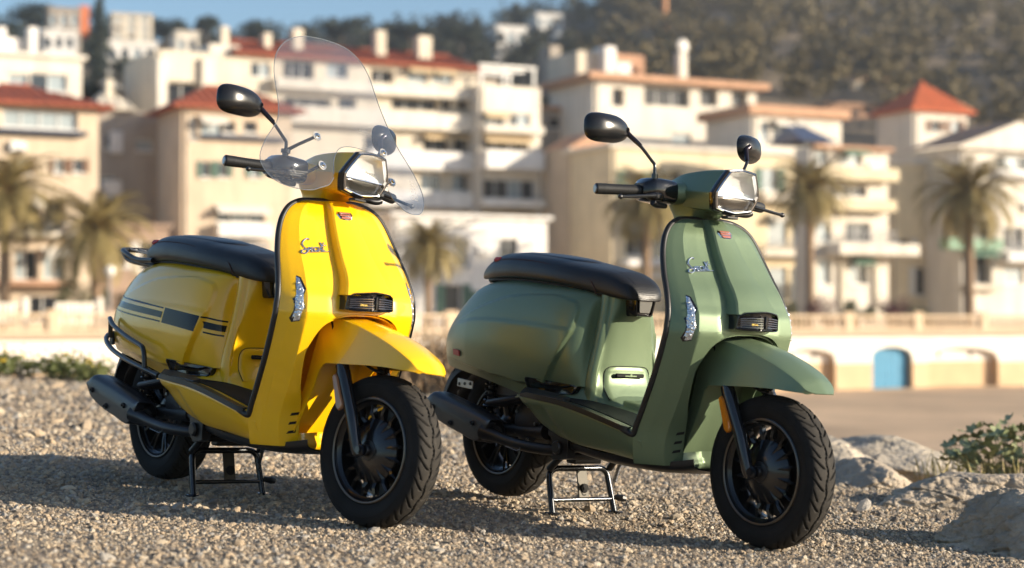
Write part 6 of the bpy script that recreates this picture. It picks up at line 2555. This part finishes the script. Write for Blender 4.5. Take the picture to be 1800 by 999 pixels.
        g_ = MB().tube(pp, rr, 18).obj('grip', mat('grip_rubber', (.014, .014, .014), rough=.55), root, sharp=60, M=ST)
        d = (ax1 - ax0) / np.linalg.norm(ax1 - ax0)
        MB().tube([ax1, ax1 + d * .003], [.0135, .012], 18).obj('grip_end', mat('grip_end_steel', (.30, .31, .33), rough=.3, metal=1.0), g_)
        # lever and perch
        s = MB().tube([(-.385, y(.185), 1.050), (-.362, y(.215), 1.047), (-.360, y(.25), 1.043), (-.362, y(.30), 1.037), (-.364, y(.338), 1.033)], [.011, .009, .0068, .0064, .0060], 10, smooth=4, flat=.8)
        lev = s.obj('brake_lever', mat('lever_black_satin', (.03, .03, .03), rough=.28, metal=.5), root, M=ST)
        s = MB().lathe([(0, -.0085), (.006, -.006), (.0082, 0), (.006, .006), (0, .0085)], 14, 'y', (-.364, y(.345), 1.0325))
        s.obj('lever_ball', M_SAT, lev)
        s = MB().box((-.378, y(.195), 1.046), (.045, .045, .024), rot=Matrix.Rotation(sg * R(-12), 3, 'Z'), bev=.007)
        s.tube([(-.37, y(.21), 1.028), (-.372, y(.19), 1.021), (-.378, y(.15), 1.020)], [.011, .011, .008], 10, smooth=3)
        s.obj('lever_perch', M_SAT, lev)
        # mirror
        if sg < 0:
            c = arr(-.462, -.331, 1.250)
        else:
            c = arr(-.492, .300, 1.252)
        wv = arr(.10, -.98, .035) if sg < 0 else arr(-.50, .86, .035)
        wv /= np.linalg.norm(wv)
        bv = arr(-.96, -.12, -.10) if sg < 0 else arr(-.86, -.48, -.10)
        bv -= wv * (bv @ wv)
        bv /= np.linalg.norm(bv)
        st_ = MB().tube([(-.395, y(.186), 1.095), (-.395, y(.186), 1.118)], .010, 14)
        st_.tube([(-.395, y(.186), 1.112), (-.397, y(.187), 1.145), (-.403, y(.196), 1.160), (-.422, y(.232), 1.205), tuple(c - wv * .078 - bv * .012 - arr(0, 0, .010)), tuple(c - wv * .060 - bv * .016 - arr(0, 0, .002))], [.0058, .0052, .0052, .0052, .0056, .006], 10, smooth=4)
        mir = st_.obj('mirror', M_BLK, root, M=ST)
        st2 = MB().tube([(-.420, y(.228), 1.202), tuple(c - wv * .078 - bv * .014 - arr(0, 0, .010)), tuple(c - wv * .062 - bv * .020 - arr(0, 0, .001))], [.0068, .0085, .012], 12)
        st2.obj('mirror_joint', mat('joint_purple_black', (.03, .024, .032), rough=.2, metal=.6), mir)
        # rounded shell: superellipse back, flat mirror face
        uv = np.cross(bv, wv) * (-sg)
        if uv[2] < 0:
            uv = -uv
        rows = []
        for f, d in ((.0, -.036), (.30, -.0345), (.55, -.030), (.76, -.022), (.91, -.010), (.985, .002), (1.0, .010), (.975, .014), (.93, .012), (.0, .012)):
            ring = []
            for k in range(32):
                a = k * 2 * math.pi / 32
                ca, sa = math.cos(a), math.sin(a)
                ux = math.copysign(abs(ca) ** .68, ca) * .092
                vz = math.copysign(abs(sa) ** .68, sa) * .0455
                vz *= 1 + .13 * ca - .10 * ca * ca * (ca < 0)
                ring.append(c + wv * ux * f + uv * (vz * f - .05 * ux * f - .006 * (ux / .092) ** 2 * (ca < 0) * f) + bv * d)
            rows.append(ring)
        MB().grid(np.array(rows), cv=True).obj('mirror_shell', mat('mirror_black_satin', (.011, .011, .012), rough=.27, coat=.1), mir, sharp=60)
        s = MB()
        ring = []
        for k in range(32):
            a = k * 2 * math.pi / 32
            ca, sa = math.cos(a), math.sin(a)
            ux = math.copysign(abs(ca) ** .68, ca) * .092 * .91
            vz = math.copysign(abs(sa) ** .68, sa) * .0455 * .91 * (1 + .10 * ca)
            ring.append(c + wv * ux + uv * (vz - .05 * ux) + bv * .0128)
        s.add(ring, [tuple(range(32))])
        s.obj('mirror_glass', M_CHR, mir, smooth=False)

    # ---- yellow extras
    if yellow:
        # windshield with headlight cut-out
        xc = lambda z: pws(z, [.98, 1.07, 1.17, 1.27, 1.38, 1.48, 1.54], [-.190, -.228, -.282, -.350, -.418, -.460, -.490])
        sx = lambda y, z: xc(z) - .088 * (abs(y) / .34) ** 1.45
        half_o = [(0, 1.517), (.055, 1.516), (.11, 1.507), (.165, 1.478), (.200, 1.435), (.218, 1.38), (.228, 1.32), (.238, 1.26), (.258, 1.205), (.288, 1.165), (.318, 1.125), (.343, 1.075), (.338, 1.035), (.305, 1.002), (.25, .990), (.20, .992), (.165, 1.006), (.135, 1.02), (.115, 1.045)]
        half_i = [(0, 1.300), (.03, 1.30), (.055, 1.298), (.08, 1.292), (.10, 1.28), (.112, 1.262), (.12, 1.245), (.128, 1.228), (.14, 1.205), (.158, 1.165), (.17, 1.13), (.178, 1.095), (.176, 1.07), (.165, 1.055), (.152, 1.05), (.14, 1.05), (.130, 1.052), (.122, 1.055), (.113, 1.062)]
        cut = [(0, 1.160), (.02, 1.1595), (.035, 1.158), (.05, 1.1545), (.062, 1.150), (.072, 1.144), (.080, 1.137), (.087, 1.129), (.093, 1.121), (.098, 1.112), (.102, 1.103), (.105, 1.095), (.107, 1.088), (.108, 1.082), (.109, 1.077), (.110, 1.072), (.111, 1.067), (.112, 1.062), (.113, 1.056)]
        rows = []
        for o_, i_, c_ in zip(half_o, half_i, cut):
            rows.append([o_, ((o_[0] * .66 + i_[0] * .34), (o_[1] * .66 + i_[1] * .34)), i_, ((i_[0] + c_[0]) / 2, (i_[1] + c_[1]) / 2), c_])
        Hh = cr2(np.array(rows), 4, 4)
        full = np.concatenate([Hh[::-1] * arr(-1, 1), Hh[1:]])
        G = np.array([[(sx(y, z), y, z) for y, z in row] for row in full])
        global M_GLASS
        if M_GLASS is None:
            M_GLASS = bpy.data.materials.get('windshield_acrylic') or windshield_mat()
        ws = MB().grid(G).obj('windshield', M_GLASS, root, sharp=80, M=ST)
        edge = mat('acrylic_edge', (.13, .15, .17), rough=.12, coat=.5)
        MB().tube(G[:, 0], .0013, 6).obj('windshield_edge', edge, ws)
        MB().tube(G[:, -1], .0013, 6).obj('windshield_edge', edge, ws)
        for sg in (-1, 1):
            for yy, zz_ in ((.147, 1.078), (.141, 1.172)):
                c = arr(sx(yy, zz_), sg * yy, zz_)
                b = MB().lathe([(0, .010), (.0045, .010), (.006, .008), (.0065, .004), (.0105, .0035), (.0115, .001), (.0115, -.006)], 20, 'x', (0, 0, 0))
                b.xform(Matrix.Translation(c) @ Matrix.Rotation(R(-25), 4, 'Y'))
                b.obj('screen_bolt', mat('bolt_bright', (.62, .62, .60), rough=.2, metal=1.0), ws)
                MB().lathe([(.0115, .0012), (.0155, .0008), (.016, 0)], 20, 'x').xform(Matrix.Translation(c) @ Matrix.Rotation(R(-25), 4, 'Y')).obj('washer', mat('washer_clear', (.33, .32, .30), rough=.2, coat=.4), ws)
            # clamp arms from the mirror bosses
            s = MB().tube([(-.398, sg * .186, 1.118), (-.36, sg * .172, 1.140), (-.312, sg * .143, 1.170)], [.009, .008, .008], 8, flat=.6)
            s.tube([(-.40, sg * .16, 1.045), (-.34, sg * .15, 1.05), (-.268, sg * .147, 1.078)], [.008, .007, .007], 8, flat=.6)
            s.lathe([(.010, 0), (.015, 0), (.015, .012), (.010, .012)], 16, 'z', (-.395, sg * .186, 1.112))
            s.obj('screen_bracket', mat('bracket_dark_blue', (.016, .019, .026), rough=.3), ws)
        # faint printing on the acrylic
        prn = mat('screen_print', (.30, .30, .29), rough=.4, alpha=.45)
        V, F = text_mesh('Lambretta', .017, .15, .0)
        MB().add([(sx(.035 + a, 1.222 + b) + .0012, .035 + a, 1.222 + b) for a, b, c in V], F).obj('screen_print', prn, ws, smooth=False, fixn=False)
        s = MB()
        for k in range(6):
            z = 1.105 - k * .012
            for y0, y1 in ((.262, .280), (.284, .300)):
                s.add([(sx(y, zz_) + .0012, y, zz_) for y, zz_ in ((y0, z), (y1, z), (y1, z - .004), (y0, z - .004))], [(0, 1, 2, 3)])
        for k in range(3):
            z = 1.045 - k * .007
            s.add([(sx(y, zz_) + .0012, y, zz_) for y, zz_ in ((-.26, z), (-.20 - .012 * k, z + .003), (-.20 - .012 * k, z), (-.26, z - .003))], [(0, 1, 2, 3)])
        s.obj('screen_print', prn, ws, smooth=False)
        # luggage rack
        s = MB()
        for sg in (-1, 1):
            s.tube([(-1.30, sg * .125, .790), (-1.44, sg * .120, .794), (-1.54, sg * .112, .816), (-1.605, sg * .094, .828), (-1.63, sg * .055, .832), (-1.635, 0, .832)], .0095, 10, smooth=4)
            s.tube([(-1.33, sg * .10, .772), (-1.53, sg * .098, .790), (-1.60, sg * .095, .820)], .009, 10, smooth=4)
        rack = s.obj('luggage_rack', M_SAT, root)
        for yy in (-.055, -.018, .018, .055):
            MB().tube([(-1.46, yy, .814), (-1.54, yy, .824), (-1.625, yy, .835)], .0055, 8, flat=.6).obj('rack_slat', mat('rack_slat_light', (.42, .36, .28), rough=.4, metal=.6), rack)
        # crash bars round the rear corners
        for sg in (-1, 1):
            s = MB()
            s.tube([(-.945, sg * .262, .400), (-1.05, sg * .268, .420), (-1.18, sg * .264, .442), (-1.32, sg * .250, .470), (-1.42, sg * .228, .498), (-1.48, sg * .195, .518), (-1.505, sg * .160, .522)], .0088, 10, smooth=5)
            s.tube([(-1.035, sg * .268, .420), (-1.042, sg * .268, .46), (-1.055, sg * .267, .484), (-1.08, sg * .265, .495), (-1.20, sg * .258, .520), (-1.34, sg * .242, .554), (-1.405, sg * .225, .575), (-1.43, sg * .214, .577), (-1.437, sg * .208, .562), (-1.44, sg * .205, .510)], .0085, 10, smooth=4)
            cb = s.obj('crash_bar', mat('crash_bar_black', (.010, .011, .012), rough=.3, coat=.2), root)
            MB().box((-1.495, sg * .170, .508), (.03, .012, .05), bev=.004).obj('bar_bracket', M_SAT, cb)
    return root


def scooter_matrix(x, y, psi):
    return FG @ Matrix.Translation((x, y, 0)) @ Matrix.Rotation(psi, 4, 'Z')


build_scooter('glossy yellow scooter with clear windshield, rear rack and black side stripes', 'scooters parked on the gravel', scooter_matrix(-.3707, 5.4248, -.9080), P_YEL, .1732, True)
build_scooter('satin green scooter without windshield, right of the yellow one', 'scooters parked on the gravel', scooter_matrix(.8054, 5.4013, -.9463), P_GRN, .0147, False)
